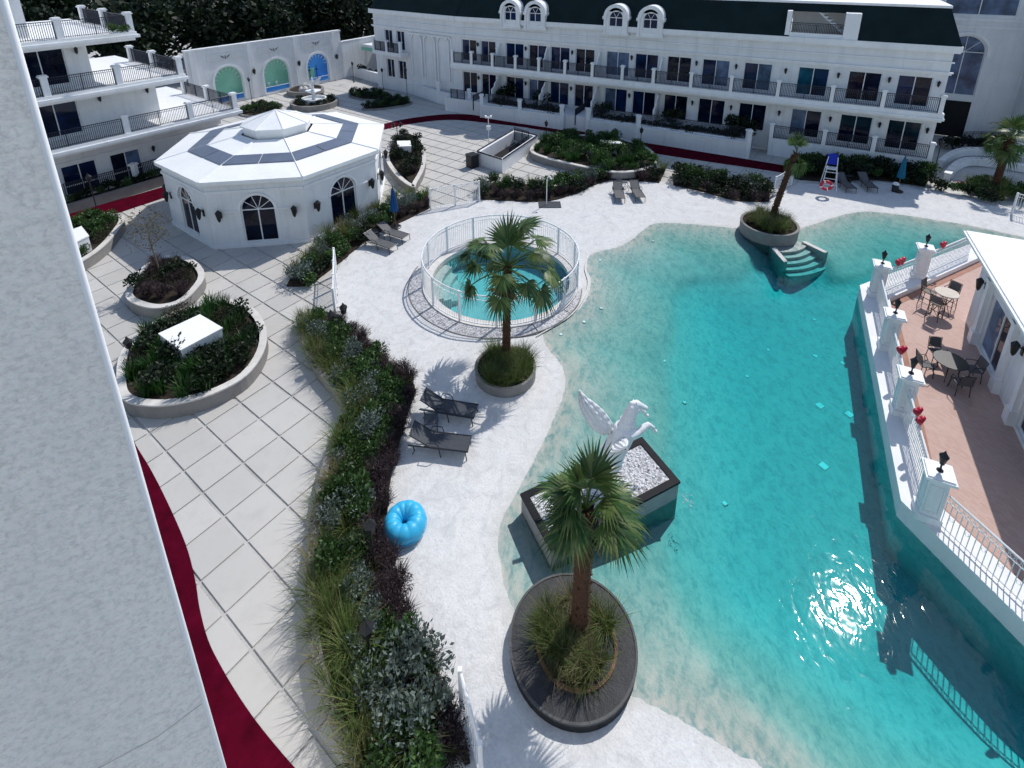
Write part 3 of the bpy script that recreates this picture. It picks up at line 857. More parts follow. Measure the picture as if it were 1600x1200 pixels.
for (a, c), g1, g2 in zip(ups, gl_up, gl_dn):
    sliding_door(wing, a, c, 4.72, 6.86, .16, g1); sliding_door(wing, a, c, 1.42, 3.58, .16, g2)
for x in [-28.69, -23.4, -18.7, -13.2, -9.0, -7.8, -4.75, -1.2, 2.3, 5.45, 8.3]:
    for z in (6.45, 3.1): inst('wall_lamp', LAMP, wing, (x, -.02, z))
# balcony
posts = [-31.0, -28.76, -26.4, -23.91, -21.48, -18.89, -16.3, -13.6, -10.94, -7.89, -4.84, -1.49, 2.08, 5.22, 8.55]
bal = MB(); bal.box(XL, XR+.05, -1.35, -.001, 4.38, 4.70); bal.box(XL, XR+.1, -1.45, -.002, 4.22, 4.38); bal.box(XL, XR, -1.25, -.003, 4.06, 4.22)
bal.build('balcony_slab', 'white', wing)
pm = gate_post(0, 0, 4.70, 5.98, .13).mesh('post', 'white')
for x in posts: inst('post', pm, wing, (x, -1.2, 0))
for a, c in zip(posts[:-1], posts[1:]): railing(wing, (a+.16, -1.2), (c-.16, -1.2), 4.72, 5.74)
def divider(z0, z1, d):
    """white screen between two balconies, its front edge cut in an S curve"""
    pr = [(0, z0), (0, z1), (-.35*d, z1), (-.45*d, z1-.25), (-.7*d, z1-.55), (-.72*d, z1-.8), (-d, z1-1.0), (-d, z0)]
    b = MB(); n = len(pr)
    b.add([(-.06, y, z) for y, z in pr]+[(.06, y, z) for y, z in pr], [tuple(range(n)), tuple(range(2*n-1, n-1, -1))]+[(i, n+i, n+(i+1) % n, (i+1) % n) for i in range(n)])
    return b
dm = divider(4.70, 6.75, 1.12).mesh('balcony_divider', 'white'); dm2 = divider(1.38, 3.6, 1.9).mesh('terrace_divider', 'white')
for x in (-26.15, -21.1, -16.05, -10.55): inst('balcony_divider', dm, wing, (x, -.002, 0)); inst('terrace_divider', dm2, wing, (x, -.002, 0))
# raised ground floor terrace
b = MB(); b.box(XL, -3.2, -2.6, -.004, 0, 1.38); b.box(-1.6, XR, -1.3, -.004, 0, 1.38)
b.build('terrace_base', 'stucco', wing)
for a, c in zip([-1.5, 2.08, 5.22], [2.08, 5.22, 8.6]):
    railing(wing, (a+.16, -1.15), (c-.16, -1.15), 1.38, 2.38)
pm2 = gate_post(0, 0, 1.38, 2.6, .14).mesh('post', 'white')
for x in (-1.5, 2.08, 5.22, 8.6): inst('post', pm2, wing, (x, -1.15, 0))
for a, c in ((-30.5, -28.9), (-26.2, -18.6), (-15.6, -3.3)): railing(wing, (a, -2.45), (c, -2.45), 1.38, 2.3)
# mansard roof with a cut out roof terrace
b = MB()
def rp(x, k): return (x, -.25+1.3*k, 9.1+2.35*k)
cut0, cut1 = -1.35, 3.05
for x0, x1 in ((XL, cut0), (cut1, XR+.3)):
    b.add([rp(x0, 0), rp(x1, 0), (x1 if x1 < XR else XR-.55, *rp(x1, 1)[1:]), rp(x0, 1)], [(0, 1, 2, 3)])
b.add([rp(cut0, .75), rp(cut1, .75), rp(cut1, 1), rp(cut0, 1)], [(0, 1, 2, 3)])
b.add([(XR+.3, -.25, 9.1), (XR+.3, 13, 9.1), (XR-.55, 13, 11.45), (XR-.55, 1.05, 11.45)], [(0, 1, 2, 3)])
roof = b.build('mansard_roof', 'roof_dark', wing)
b = MB(); b.box(XL, XR-.5, 1.0, 13, 11.45, 11.62); b.box(XL, XR+.2, 12.5, 13, 9.1, 11.45)
b.build('flat_roof', 'white', roof)
b = MB()
b.box(cut0-.32, cut0, -.2, 1.2, 9.1, 10.95); b.box(cut1-.95, cut1, -.22, 1.2, 9.1, 10.95); b.box(cut0, cut1, -.15, 4, 9.0, 9.14); b.box(cut0, cut1, 3.2, 3.4, 9.1, 10.6); b.box(cut0, cut1-.95, -.12, .02, 9.14, 9.4)
tr = b.build('roof_terrace', 'white', roof)
railing(tr, (cut0, .1), (cut1-.95, .1), 9.14, 10.1)
b = MB()                                                       # stair inside the roof terrace
for k in range(7): b.box(.2+.27*k, .5+.27*k, 1.0, 1.9, 10.9-.22*k, 11.0-.22*k)
b.bar((.2, 1.0, 11.0), (2.1, 1.0, 9.4), .05)
b.build('stair', 'white', tr)
def dormer(x):
    d = MB(); w, z0, zs = 1.22, 8.75, 10.15
    y0 = -.42
    arch_wall(d, x-.95, x+.95, z0-.35, zs+.15, [(x, w, z0, zs-.35)], y0, .2)
    # rounded hood
    ho = arch_pts(x, 2.15, zs-.28, 16); hi = arch_pts(x, 1.55, zs-.28, 16)
    n = len(ho)
    V = [(px_, y0-.12, pz) for px_, pz in ho]+[(px_, y0-.12, pz) for px_, pz in hi]+[(px_, 1.1, pz) for px_, pz in ho]+[(px_, y0+.05, pz) for px_, pz in hi]
    F = []
    for k in range(n-1): F += [(k, k+1, n+k+1, n+k), (k+1, k, 2*n+k, 2*n+k+1), (n+k, n+k+1, 3*n+k+1, 3*n+k)]
    d.add(V, F)
    for s_ in (-1, 1):                                         # scrolled cheeks
        d.box(x+s_*.95-.09, x+s_*.95+.09, y0-.08, .9, z0-.35, zs-.45); d.box(x+s_*1.0-.16, x+s_*1.0+.16, y0-.1, .6, zs-.5, zs-.25)
        d.box(x+s_*.98-.15, x+s_*.98+.15, y0-.1, .3, z0-.4, z0-.15)
    d.box(x-1.0, x+1.0, y0-.06, .2, z0-.42, z0-.3)
    o = d.build('dormer', 'white', roof)
    arched_window(wing, x, w, z0, zs-.35, y0+.12, 'glass_b', fan=2, name='dormer_window')
for x in (-24.9, -22.33, -14.7, -11.75): dormer(x)

# left end of the wing turns a little away
LX, LY = rear_pos(XL, T0)
wl2 = thing('hotel_wing_end', 'far end of the white hotel wing with three blind arches', 'building', (LX, LY, 0), R(-38))
b = MB()
hl = [(-11.2, -9.9, 4.8, 6.9), (-9.2, -7.9, 4.8, 6.9), (-11.2, -9.9, 1.5, 3.6), (-9.2, -7.9, 1.5, 3.6)]
b.holed(-13, 0, 0, 9.1, hl, 0, .22); b.add([(-13, 0, 0), (-13, 12, 0), (-13, 12, 9.1), (-13, 0, 9.1)], [(3, 2, 1, 0)])
b.build('wall', 'stucco', wl2)
for h in hl: sliding_door(wl2, *h, .16, 'glass_b' if h[2] > 3 else 'glass')
b = MB(); b.box(-13.1, 0, -.12, 0, 7.1, 7.22); b.box(-13.2, 0, -.2, 0, 7.22, 7.32); b.box(-13.1, 0, -.14, 0, 7.92, 8.02); b.box(-13.3, 0, -.36, 0, 8.62, 9.1)
b.build('cornice', 'white', wl2)
for xc in (-5.9, -3.9, -1.9):
    t_ = MB(); arch_trim(t_, xc, 1.5, 6.1, 2.3, 0, .13, .2); t_.build('blind_arch', 'white', wl2)
t_ = MB(); t_.box(-7.1, -.75, -.26, 0, 7.0-.2, 6.9+.05); t_.box(-7.1, -6.98, -.08, 0, 2.0, 6.8); t_.box(-.87, -.75, -.08, 0, 2.0, 6.8); t_.build('panel_frame', 'white', wl2)
b = MB(); b.box(-11.9, -7.2, -1.3, -.002, 4.3, 4.7); b.build('balcony_slab', 'white', wl2)
for x in (-11.75, -9.55, -7.35): inst('post', pm, wl2, (x, -1.15, 0))
railing(wl2, (-11.6, -1.15), (-9.7, -1.15), 4.72, 5.74); railing(wl2, (-9.4, -1.15), (-7.5, -1.15), 4.72, 5.74)
b = MB()
b.add([(-13.2, -.25, 9.1), (.2, -.25, 9.1), (.3, 1.05, 11.45), (-12.4, 1.05, 11.45)], [(0, 1, 2, 3)]); b.add([(-13.2, -.25, 9.1), (-12.4, 1.05, 11.45), (-12.4, 13, 11.45), (-13.2, 13, 9.1)], [(0, 1, 2, 3)])
rf2 = b.build('mansard_roof', 'roof_dark', wl2)
MB().box(-12.4, .6, 1.0, 13, 11.45, 11.6).build('flat_roof', 'white', rf2)

# taller block behind the right end, with an arched window
ax, ay = rear_pos(8.2, -57.5)
blk = thing('tall_hotel_block', 'tall white block behind right end of wing with arched stair window', 'building', (ax, ay, 0), REAR_RZ)
b = MB()
arch_wall(b, -2.6, 7.3, 0, 9.9, [(3.25, 2.7, 3.6, 7.2)], 0, .3)
b.holed(-2.6, 7.3, 9.9, 15.5, [(1.2, 5.9, 10.2, 12.3)], 0, .3)
b.add([(7.3, 0, 0), (7.3, 10, 0), (7.3, 10, 15.5), (7.3, 0, 15.5)], [(0, 1, 2, 3)])
b.build('wall', 'stucco', blk)
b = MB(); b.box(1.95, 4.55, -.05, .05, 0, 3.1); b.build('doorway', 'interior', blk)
b = MB(); arch_trim(b, 3.25, 2.9, 7.2, 6.9, 0, .22, .1); b.box(-2.6, 7.4, -.12, 0, 9.75, 9.95); b.box(-2.6, 7.4, -.08, 0, 9.2, 9.35); b.box(-2.6, 7.4, -.08, 0, 13.2, 13.4)
b.build('cornice', 'white', blk)
arched_window(blk, 3.25, 2.7, 3.6, 7.2, .15, 'glass_c', fan=3)
sliding_door(blk, 1.2, 5.9, 10.2, 12.3, .15, 'glass_c')
b = MB(); b.box(7.3, 7.9, -3, 0, 0, 15.5); b.build('side_pier', 'stucco', blk)
b = MB(); b.box(7.95, 9.5, -2.5, -2.0, 0, 9); b.build('ochre_panel', 'yellow', blk)

# ------------------------------------------------------------------ white planter walls in front of the wing
def seg_wall(name, label, pts, h, th=.3, mat='stucco', post_at=(), posth=2.3, cat='wall', group=None):
    t = thing(name, label, cat, (pts[0][0], pts[0][1], 0), 0, group)
    ox, oy = pts[0]
    for (x0, y0), (x1, y1) in zip(pts[:-1], pts[1:]):
        d = Vector((x1-x0, y1-y0)).normalized(); n_ = Vector((-d.y, d.x))*th/2
        q = [(x0-ox+n_.x, y0-oy+n_.y), (x1-ox+n_.x, y1-oy+n_.y), (x1-ox-n_.x, y1-oy-n_.y), (x0-ox-n_.x, y0-oy-n_.y)]
        MB().prism(q, 0, h).build('wall', mat, t)
        q2 = [(a+math.copysign(.0, a), c) for a, c in inset(q, -.04)]
        MB().prism(q2, h, h+.06).build('coping', 'white', t)
    for x, y in post_at:
        gate_post(x-ox, y-oy, 0, posth, .17).build('post', 'white', t)
    return t
TP = -43.75
pA = [rear_pos(s, TP) for s in (-15.96, -11.51, -2.96)]
seg_wall('planter_wall', 'long white planter wall with posts in front of the wing, nearest stretch', [pA[0], pA[2], rear_pos(-2.96, -46)], 1.25, post_at=pA)
pB = [rear_pos(s, TP) for s in (-26.73, -22.63, -18.42)]
seg_wall('planter_wall', 'white planter wall between the two stair gaps before the wing', [pB[0], pB[2], rear_pos(-18.42, -46)], 1.25, post_at=pB)
pC = [rear_pos(-28.9, -45.0), rear_pos(-33.5, -46.2), (-14.2, 63.6), (-19.8, 69.2)]
seg_wall('planter_wall', 'white planter wall at the far end below the blind arches', [rear_pos(-28.9, -46), *pC], 1.25, post_at=pC[:3])
for p in (rear_pos(-18.42, -46), rear_pos(-15.96, -46)):
    pass
def stair(loc_s, label):
    x, y = rear_pos(loc_s, TP)
    t = thing('entrance_steps', label, 'stairs', (x, y, 0), REAR_RZ)
    for k in range(7): MB().box(-1.0, 1.0, .3+.3*k, 2.6, 0 if k == 0 else .19*k, .19*(k+1)).build('step', 'coping', t)
    railing(t, (0, .2), (0, 2.4), .5, 2.0)
stair(-17.2, 'steps up to the wing between the two nearest planter walls'); stair(-27.8, 'steps up to the wing in the far gap of the planter walls')

# ------------------------------------------------------------------ stepped hotel building on the left
def epos(a, c): return (a*E1.x+c*E2.x, a*E1.y+c*E2.y)
ox, oy = epos(0, -40.0)
lb = thing('terraced_building', 'white building on the left with stepped back terraces and dark railings', 'building', (ox, oy, 0), E_ANG)
# local x runs along E1, local y points away from the camera
levels = [(0, 0.0, 19.2), (1, 4.15, 16.2), (2, 7.35, 12.4), (3, 10.5, 9.9)]
ends = [20.1, 16.8, 14.4]
zf = [0, 4.15, 7.35, 10.5, 13.8]
wx = [19.6, 15.6, 12.2, 9.6]
drs = [[(4.0, 6.4), (8.9, 10.9), (11.6, 13.3)], [(5.0, 7.0), (8.3, 10.6)], [(5.2, 7.2), (8.2, 10.7)], [(5, 7)]]
drs = [[(9.3, 11.2), (12.0, 13.8)], [(8.6, 11.0)], [(8.5, 11.0)], []]
b = MB()
for k in range(4):
    z0, z1 = zf[k], zf[k+1]
    hs = [(a, c, z0+.15, z0+2.35) for a, c in drs[k]]
    b.holed(2, wx[k], z0, z1, hs, 2.2, .22)
    b.add([(wx[k], 2.2, z0), (wx[k], 12, z0), (wx[k], 12, z1), (wx[k], 2.2, z1)], [(0, 1, 2, 3)])
b.build('wall', 'stucco', lb)
for k in range(4):
    for a, c in drs[k]: sliding_door(lb, a, c, zf[k]+.15, zf[k]+2.35, 2.35, 'glass_b' if k == 0 else 'glass')
    tr = MB(); z0, z1 = zf[k], zf[k+1]
    tr.box(2, wx[k]+.08, 2.1, 2.2, z0+2.55, z0+2.63)
    if k == 0: tr.box(2, wx[k], 2.12, 2.2, 1.0, 1.06)
    tr.build('string_course', 'white', lb)
    for x in ([14.6, 18.0] if k == 0 else [wx[k]-3.4, wx[k]-.6] if k < 3 else [8.2]): inst('wall_lamp', LAMP, lb, (x, 2.18, zf[k]+2.1))
for k in range(3):
    z = zf[k+1]
    s_ = MB(); s_.box(2, ends[k], 0, 12, z-.18, z); s_.box(2, ends[k]+.12, -.12, 12.1, z-.36, z-.18); s_.box(2, ends[k]-.1, .15, 12, z-.55, z-.36)
    s_.build('terrace_slab', 'white', lb)
    px_ = [6.0, ends[k]-7.6, ends[k]-3.9, ends[k]-.25] if k else [6.5, ends[k]-7.4, ends[k]-3.4, ends[k]-.25]
    pmk = gate_post(0, 0, z, z+1.22, .17).mesh('post', 'white')
    for x in px_: inst('post', pmk, lb, (x, .22, 0))
    for yb in (4.2, 8.0): inst('post', pmk, lb, (ends[k]-.25, yb, 0))
    for a, c in zip(px_[:-1], px_[1:]): railing(lb, (a+.2, .22), (c-.2, .22), z, z+1.0)
    railing(lb, (ends[k]-.25, .45), (ends[k]-.25, 4.0), z, z+1.0); railing(lb, (ends[k]-.25, 4.4), (ends[k]-.25, 7.8), z, z+1.0)
# low front garden wall and railing
gw = seg_wall('garden_wall', 'low white garden wall with posts before the stepped building', [epos(5, -41.2), epos(19.3, -41.2)], .7, .25, post_at=[epos(a, -41.2) for a in (8.6, 12.9, 17.2)], posth=1.75)
for a, c in ((8.8, 12.7), (13.1, 17.0), (17.4, 19.2)):
    p0, p1 = epos(a, -41.2), epos(c, -41.2); o0 = gw.location
    railing(gw, (p0[0]-o0.x, p0[1]-o0.y), (p1[0]-o0.x, p1[1]-o0.y), .76, 1.6)
rt_ = thing('retaining_kerb', 'grey retaining kerb under the hedge of the stepped building', 'kerb', (0, 0, 0))
MB().prism([epos(5, -40.1), epos(18.6, -40.1), epos(18.6, -40.35), epos(5, -40.35)], 0, .6).build('wall', 'stone', rt_)
MB().prism([epos(5, -40.33), epos(18.6, -40.33), epos(18.6, -41.1), epos(5, -41.1)], 0, .5).build('bed', 'soil', rt_)

# ------------------------------------------------------------------ boundary wall with three arched openings
wx0, wy0 = epos(24.5, -57.6)
bw = thing('boundary_wall', 'white boundary wall with three arched openings showing green and blue boards', 'wall', (wx0, wy0, 0), E_ANG)
arcs = [(3.8, 3.0, 0.15, 2.4), (9.25, 3.1, 0.15, 2.3), (14.65, 3.0, .15, 2.15)]
b = MB(); arch_wall(b, 0, 18.2, 0, 5.9, arcs, 0, .35)
b.add([(0, 0, 0), (0, .5, 0), (0, .5, 5.9), (0, 0, 5.9)], [(0, 1, 2, 3)]); b.box(0, 18.2, .352, .5, 0, 5.9) if False else None
b.box(-.1, 18.3, -.08, .5, 5.9, 6.05)
b.build('wall', 'stucco', bw)
for xc, w, z0, zs in arcs:
    t_ = MB(); arch_trim(t_, xc, w, zs, .15, 0, .22, .08); t_.build('arch_trim', 'white', bw)
    t_ = MB(); t_.box(xc-1.9, xc+1.9, -.05, 0, 4.55, 5.35); pl = t_.build('plaque', 'plaque', bw)
    e = MB()                                                   # winged emblem
    for s_ in (-1, 1):
        for q in range(3): e.add([(xc+s_*.08, -.06, 4.95-.06*q), (xc+s_*(.62-.12*q), -.06, 5.16-.12*q), (xc+s_*(.42-.1*q), -.06, 4.98-.1*q)], [(0, 1, 2)])
    e.box(xc-.06, xc+.06, -.065, -.05, 4.72, 5.06)
    e.build('emblem', 'signgrey', pl)
for x in (.5, 6.5, 12.0, 17.2): MB().box(x-.3, x+.3, -.1, 0, 0, 5.9).build('pilaster', 'stucco', bw)
for x in (6.5, 12.0, 17.2): inst('wall_lamp', LAMP, bw, (x, -.1, 2.9), scale=1.5)
def board_mat(name, c1, c2, sc):
    mt, nt, b = new_mat(name)
    f = noise(nt, coords(nt), sc, 3)
    nt.links.new(ramp(nt, f, [(.42, c1), (.58, c2)]), b.inputs['Base Color']); b.inputs['Roughness'].default_value = .6
    return mt
M['court_green'] = board_mat('mint_green_board', (.22, .55, .40), (.30, .66, .50), .4)
M['court_blue'] = board_mat('bright_blue_board', (.05, .28, .85), (.08, .40, .95), .5)
for k, (xc, w, z0, zs) in enumerate(arcs):
    col = ['court_green', 'court_green', 'court_blue'][k]
    MB().box(xc-w/2-.9, xc+w/2+.9, 1.5, 1.56, .5, zs+w/2+.6).build('board', col, bw)
    MB().box(xc-w/2-.9, xc+w/2+.9, 1.2, 1.26, .0, .5).build('kick_board', 'court_blue', bw)
    if k == 2: MB().box(xc-w/2-.5, xc+.35, 1.4, 1.46, .5, 1.7).build('low_board', 'court_green', bw)
    sp = MB()
    for q in range(9):
        t = PI*(q+.5)/9; sp.bar((xc+.35*math.cos(t)*w, .25, zs+.35*math.sin(t)*w), (xc+.49*math.cos(t)*w, .25, zs+.49*math.sin(t)*w), .03)
    sp.build('fanlight_grille', 'white', bw)
for xc in (9.25, 14.65):
    pr = MB()
    for dx in (-.5, .45):
        pr.bar((xc+dx, 1.1, .5), (xc+dx, 1.1, 2.1 if xc > 10 else 1.0), .045); pr.box(xc+dx-.18, xc+dx+.18, 1.08, 1.12, .95 if xc < 10 else 1.5, 1.1 if xc < 10 else 1.65)
    pr.build('board_motif', 'white' if xc < 10 else 'blue', bw)
# wall continuing to the wing, and the low canopy beside it
x1, y1 = epos(42.7, -57.6)
seg_wall('link_wall', 'plain white wall joining boundary wall to the far end of wing', [(x1, y1), (-17.5, 74.5), (-9, 70)], 4.6, .4)
cp = thing('canopy', 'small white flat canopy with green glass edge near the wing', 'canopy', (-17.2, 70.8, 0), R(-38))
MB().box(-1.5, 3.2, -1.2, 1.2, 3.6, 3.95).build('roof', 'white', cp); MB().box(-1.6, 3.3, -1.3, -1.2, 3.2, 3.6).build('fascia', 'court_green', cp)
for x in (-1.3, 3.0): MB().box(x-.1, x+.1, -1.1, -.9, 0, 3.6).build('post', 'white', cp)

# ------------------------------------------------------------------ octagonal pavilion
pav = thing('octagon_pavilion', 'white octagonal pavilion with low white roof and ring of solar panels', 'pavilion', (PAV_C.x, PAV_C.y, 0), E_ANG)
def octo(a): return [(a/math.cos(PI/8)*math.cos(PI/8+k*PI/4), a/math.cos(PI/8)*math.sin(PI/8+k*PI/4)) for k in range(8)]
WA = 5.95; side = 2*WA*math.tan(PI/8)
for k in range(8):
    ang = k*PI/4-PI/2+PI/2
    b = MB()
    arch_wall(b, -side/2, side/2, 0, 3.72, [(0, 1.75, .25, 2.15)], 0, .25)
    mrot = Matrix.Rotation(k*PI/4+PI/2, 4, 'Z') @ Matrix.Translation((0, -WA, 0))
    b.xf(mrot); wo_ = b.build('wall', 'stucco', pav)
    aw = arched_window(wo_, 0, 1.75, .25, 2.15, .12, 'glass', fan=4)
    aw.matrix_local = mrot
    tr = MB(); arch_trim(tr, 0, 1.75, 2.15, 2.15, 0, .14, .06); tr.box(-1.75, -1.02, -.06, 0, 2.1, 2.2); tr.box(1.02, 1.75, -.06, 0, 2.1, 2.2); tr.box(-side/2, side/2, -.07, 0, 0, .18); tr.box(-side/2-.02, side/2+.02, -.09, 0, 3.25, 3.38)
    tr.xf(mrot); tr.build('trim', 'white', wo_)
    for x in (-1.9, 1.9):
        l = inst('wall_lamp', LAMP, wo_); l.matrix_local = mrot @ Matrix.Translation((x, -.02, 2.0)) @ Matrix.Scale(1.5, 4)
b = MB()
def oct_ring(b, a0, z0, a1, z1, mi=0, sides=range(8)):
    p, q = octo(a0), octo(a1)
    for k in sides:
        j = (k+1) % 8
        b.add([(*p[k], z0), (*p[j], z0), (*q[j], z1), (*q[k], z1)], [(0, 1, 2, 3)], mi)
oct_ring(b, 5.9, 3.70, 6.15, 3.72); oct_ring(b, 6.15, 3.72, 6.22, 3.8); oct_ring(b, 6.22, 3.8, 6.22, 4.0); oct_ring(b, 6.22, 4.0, 1.95, 4.79)
rf = b.build('roof', 'roof_white', pav)
for k in range(8):                                             # ridge caps, one on each hip
    p, q = octo(6.2)[k], octo(1.95)[k]
    MB().bar((*p, 4.0), (*q, 4.79), .055, 5).build('ridge_cap', 'white', rf)
for k in range(8):                                             # two solar panels on each side
    if k in (): continue
    p, q = octo(4.62), octo(3.7); j = (k+1) % 8
    P0, P1, Q0, Q1 = (Vector((*p[k], 4.32)), Vector((*p[j], 4.32)), Vector((*q[k], 4.49)), Vector((*q[j], 4.49)))
    for h in (0, .5):
        a_, b_, c_, d_ = P0.lerp(P1, h+.008), P0.lerp(P1, h+.492), Q0.lerp(Q1, h+.492), Q0.lerp(Q1, h+.008)
        u_ = Vector((0, 0, .035))
        sp = MB().add([a_, b_, c_, d_, a_+u_, b_+u_, c_+u_, d_+u_], [(4, 5, 6, 7), (0, 1, 5, 4), (1, 2, 6, 5), (2, 3, 7, 6), (3, 0, 4, 7)]).build('solar_panel', 'solar', rf)
b = MB(); oct_ring(b, 1.8, 4.75, 1.8, 5.25); oct_ring(b, 1.8, 5.25, 1.95, 5.28); oct_ring(b, 1.95, 5.28, 1.95, 5.36); oct_ring(b, 1.95, 5.36, .02, 6.05)
cu = b.build('cupola', 'roof_white', pav)
for k in range(8):
    MB().bar((*octo(1.93)[k], 5.37), (0, 0, 6.06), .035, 4).build('ridge_cap', 'white', cu)

# ------------------------------------------------------------------ plants
def blades(n, L0, L1, w, spread, seed, lean=(.15, 1.0), r0=.12, segs=3):
    rg = np.random.default_rng(seed); b = MB()
    for k in range(n):
        az = rg.uniform(0, 2*PI); l = rg.uniform(L0, L1); ln = rg.uniform(*lean)*spread
        d = Vector((math.cos(az), math.sin(az), 0)); s_ = Vector((-d.y, d.x, 0)); base = d*rg.uniform(0, r0)+s_*rg.uniform(-r0, r0)*.6
        V = []
        tw = rg.uniform(-.6, .6)
        s2 = (s_*math.cos(tw)+d*math.sin(tw))
        for i in range(segs+1):
            t = i/segs
            p = base+d*(ln*l*t**1.7)+Vector((0, 0, l*(t-.42*ln*t**2.2)))
            ww = w*(1-t)**.7
            if i < segs: V += [tuple(p-s2*ww), tuple(p+s2*ww)]
            else: V.append(tuple(p))
        F = [(2*i, 2*i+1, 2*i+3, 2*i+2) for i in range(segs-1)]+[(2*segs-2, 2*segs-1, 2*segs)]
        b.add(V, F)
    return b
def leaf_ball(n, rx, rz_, size, seed, elong=2.0, zc=None, shell=.55, lumps=5):
    """leaves spread through a lumpy rounded volume"""
    rg = np.random.default_rng(seed); b = MB()
    zc = rz_*.95 if zc is None else zc
    C_ = [(rg.uniform(-.5, .5)*rx, rg.uniform(-.5, .5)*rx, zc+rg.uniform(-.35, .35)*rz_, rg.uniform(.45, .8)) for _ in range(lumps)]
    for k in range(n):
        cx, cy, cz, f = C_[rg.integers(lumps)]
        v = rg.normal(size=3); v /= np.linalg.norm(v)
        rr = (shell+(1-shell)*rg.random()) if rg.random() < .8 else rg.random()
        p = np.array([cx+v[0]*rx*f*rr, cy+v[1]*rx*f*rr, max(.04, cz+v[2]*rz_*f*rr)])
        d = v+rg.normal(size=3)*.7; d[2] += .35; d /= np.linalg.norm(d)
        u = np.cross(d, rg.normal(size=3)); u /= np.linalg.norm(u)
        l = size*rg.uniform(.7, 1.35); w = l/elong*.5
        q0, q1, q2, q3 = p-d*l*.5, p+u*w, p+d*l*.5, p-u*w
        b.add([tuple(q0), tuple(q1), tuple(q2), tuple(q3)], [(0, 1, 2, 3)])
    return b
PM = {}
PM['tuft'] = [blades(150, .7, 1.15, .011, 1.0, s).mesh('grass_tuft', 'grass') for s in (1, 2, 3)]
PM['straw'] = [blades(120, .5, .95, .011, 1.0, s).mesh('straw_grass', 'grass_dry') for s in (4, 5)]
PM['purple'] = []
for s in (6, 7, 8):
    b = blades(150, .45, .9, .013, .8, s); q = leaf_ball(520, .42, .42, .075, s+40, 3.2); b.add(q.v, q.f); PM['purple'].append(b.mesh('purple_grass', 'purple'))
PM['sage'] = [leaf_ball(620, .46, .44, .085, s, 2.0).mesh('sage_shrub', 'sage') for s in (9, 10, 11)]
PM['green'] = [leaf_ball(520, .5, .48, .12, s, 1.8).mesh('leafy_shrub', 'green') for s in (12, 13, 14)]
PM['brown'] = [leaf_ball(620, .42, .34, .06, s, 2.0).mesh('low_shrub', 'brownleaf') for s in (15, 16)]
PM['iris'] = [blades(90, .5, .85, .022, .75, s, (.1, .8), .2).mesh('strap_plant', 'iris') for s in (17, 18, 19)]
PM['dark'] = [leaf_ball(380, .55, .5, .14, s, 1.8).mesh('dark_shrub', 'darkgreen') for s in (20, 21)]
NAMES = {'tuft': 'grass_tuft', 'straw': 'straw_grass', 'purple': 'purple_grass', 'sage': 'sage_shrub', 'green': 'leafy_shrub', 'brown': 'low_shrub', 'iris': 'strap_plant', 'dark': 'dark_shrub'}
CATS = {'tuft': 'grass', 'straw': 'grass', 'purple': 'grass', 'sage': 'shrub', 'green': 'shrub', 'brown': 'shrub', 'iris': 'plant', 'dark': 'shrub'}
DESC = {'tuft': 'arching olive green grass tuft', 'straw': 'straw coloured grass tuft', 'purple': 'feathery dark purple grass clump', 'sage': 'grey green round sage shrub', 'green': 'glossy green leafy shrub',
        'brown': 'low brownish green shrub', 'iris': 'green strap leaved plant', 'dark': 'dark green clipped shrub'}
rp_ = random.Random(42)
def plant(kind, x, y, z, sc, where):
    o = inst(NAMES[kind], rp_.choice(PM[kind]), None, (x, y, z), rp_.uniform(0, 2*PI), sc*rp_.uniform(.82, 1.18))
    return tag(o, DESC[kind]+' '+where, CATS[kind], DESC[kind]+'s '+where)
def fill(poly, kinds, n, z, sc, where, mind=.3, margin=.2):
    """scatter plants inside an outline; kinds = [(kind, weight)]"""
    xs = [p[0] for p in poly]; ys = [p[1] for p in poly]; got = []
    ks = [k for k, w in kinds]; ws = [w for k, w in kinds]
    for _ in range(n*60):
        if len(got) >= n: break
        x, y = rp_.uniform(min(xs), max(xs)), rp_.uniform(min(ys), max(ys))
        if not inside(np.array([x]), np.array([y]), poly)[0]: continue
        if margin and dist_line(np.array([x]), np.array([y]), poly, True)[0] < margin: continue
        if any((x-a)**2+(y-c)**2 < mind**2 for a, c in got): continue
        got.append((x, y)); plant(rp_.choices(ks, ws)[0], x, y, z, sc, where)
def lerp_line(pts, t):
    d = [0]
    for p, q in zip(pts[:-1], pts[1:]): d.append(d[-1]+math.hypot(q[0]-p[0], q[1]-p[1]))
    s_ = t*d[-1]
    for i in range(len(pts)-1):
        if s_ <= d[i+1] or i == len(pts)-2:
            k = (s_-d[i])/max(1e-6, d[i+1]-d[i]); return (pts[i][0]+(pts[i+1][0]-pts[i][0])*k, pts[i][1]+(pts[i+1][1]-pts[i][1])*k)
def hedge(la, lb_, rows, where, z=.1):
    """rows = [(v across 0..1, count, [(kind, weight)], scale)] between two edge lines"""
    for v, n, kinds, sc in rows:
        ks = [k for k, w in kinds]; ws = [w for k, w in kinds]
        for i in range(n):
            t = min(1, max(0, (i+.5+rp_.uniform(-.35, .35))/n)); a, c = lerp_line(la, t), lerp_line(lb_, t); vv = v+rp_.uniform(-.09, .09)
            if math.hypot(a[0]+(c[0]-a[0])*vv+3.0, a[1]+(c[1]-a[1])*vv-11.12) < .85: continue
            plant(rp_.choices(ks, ws)[0], a[0]+(c[0]-a[0])*vv, a[1]+(c[1]-a[1])*vv, z, sc, where)
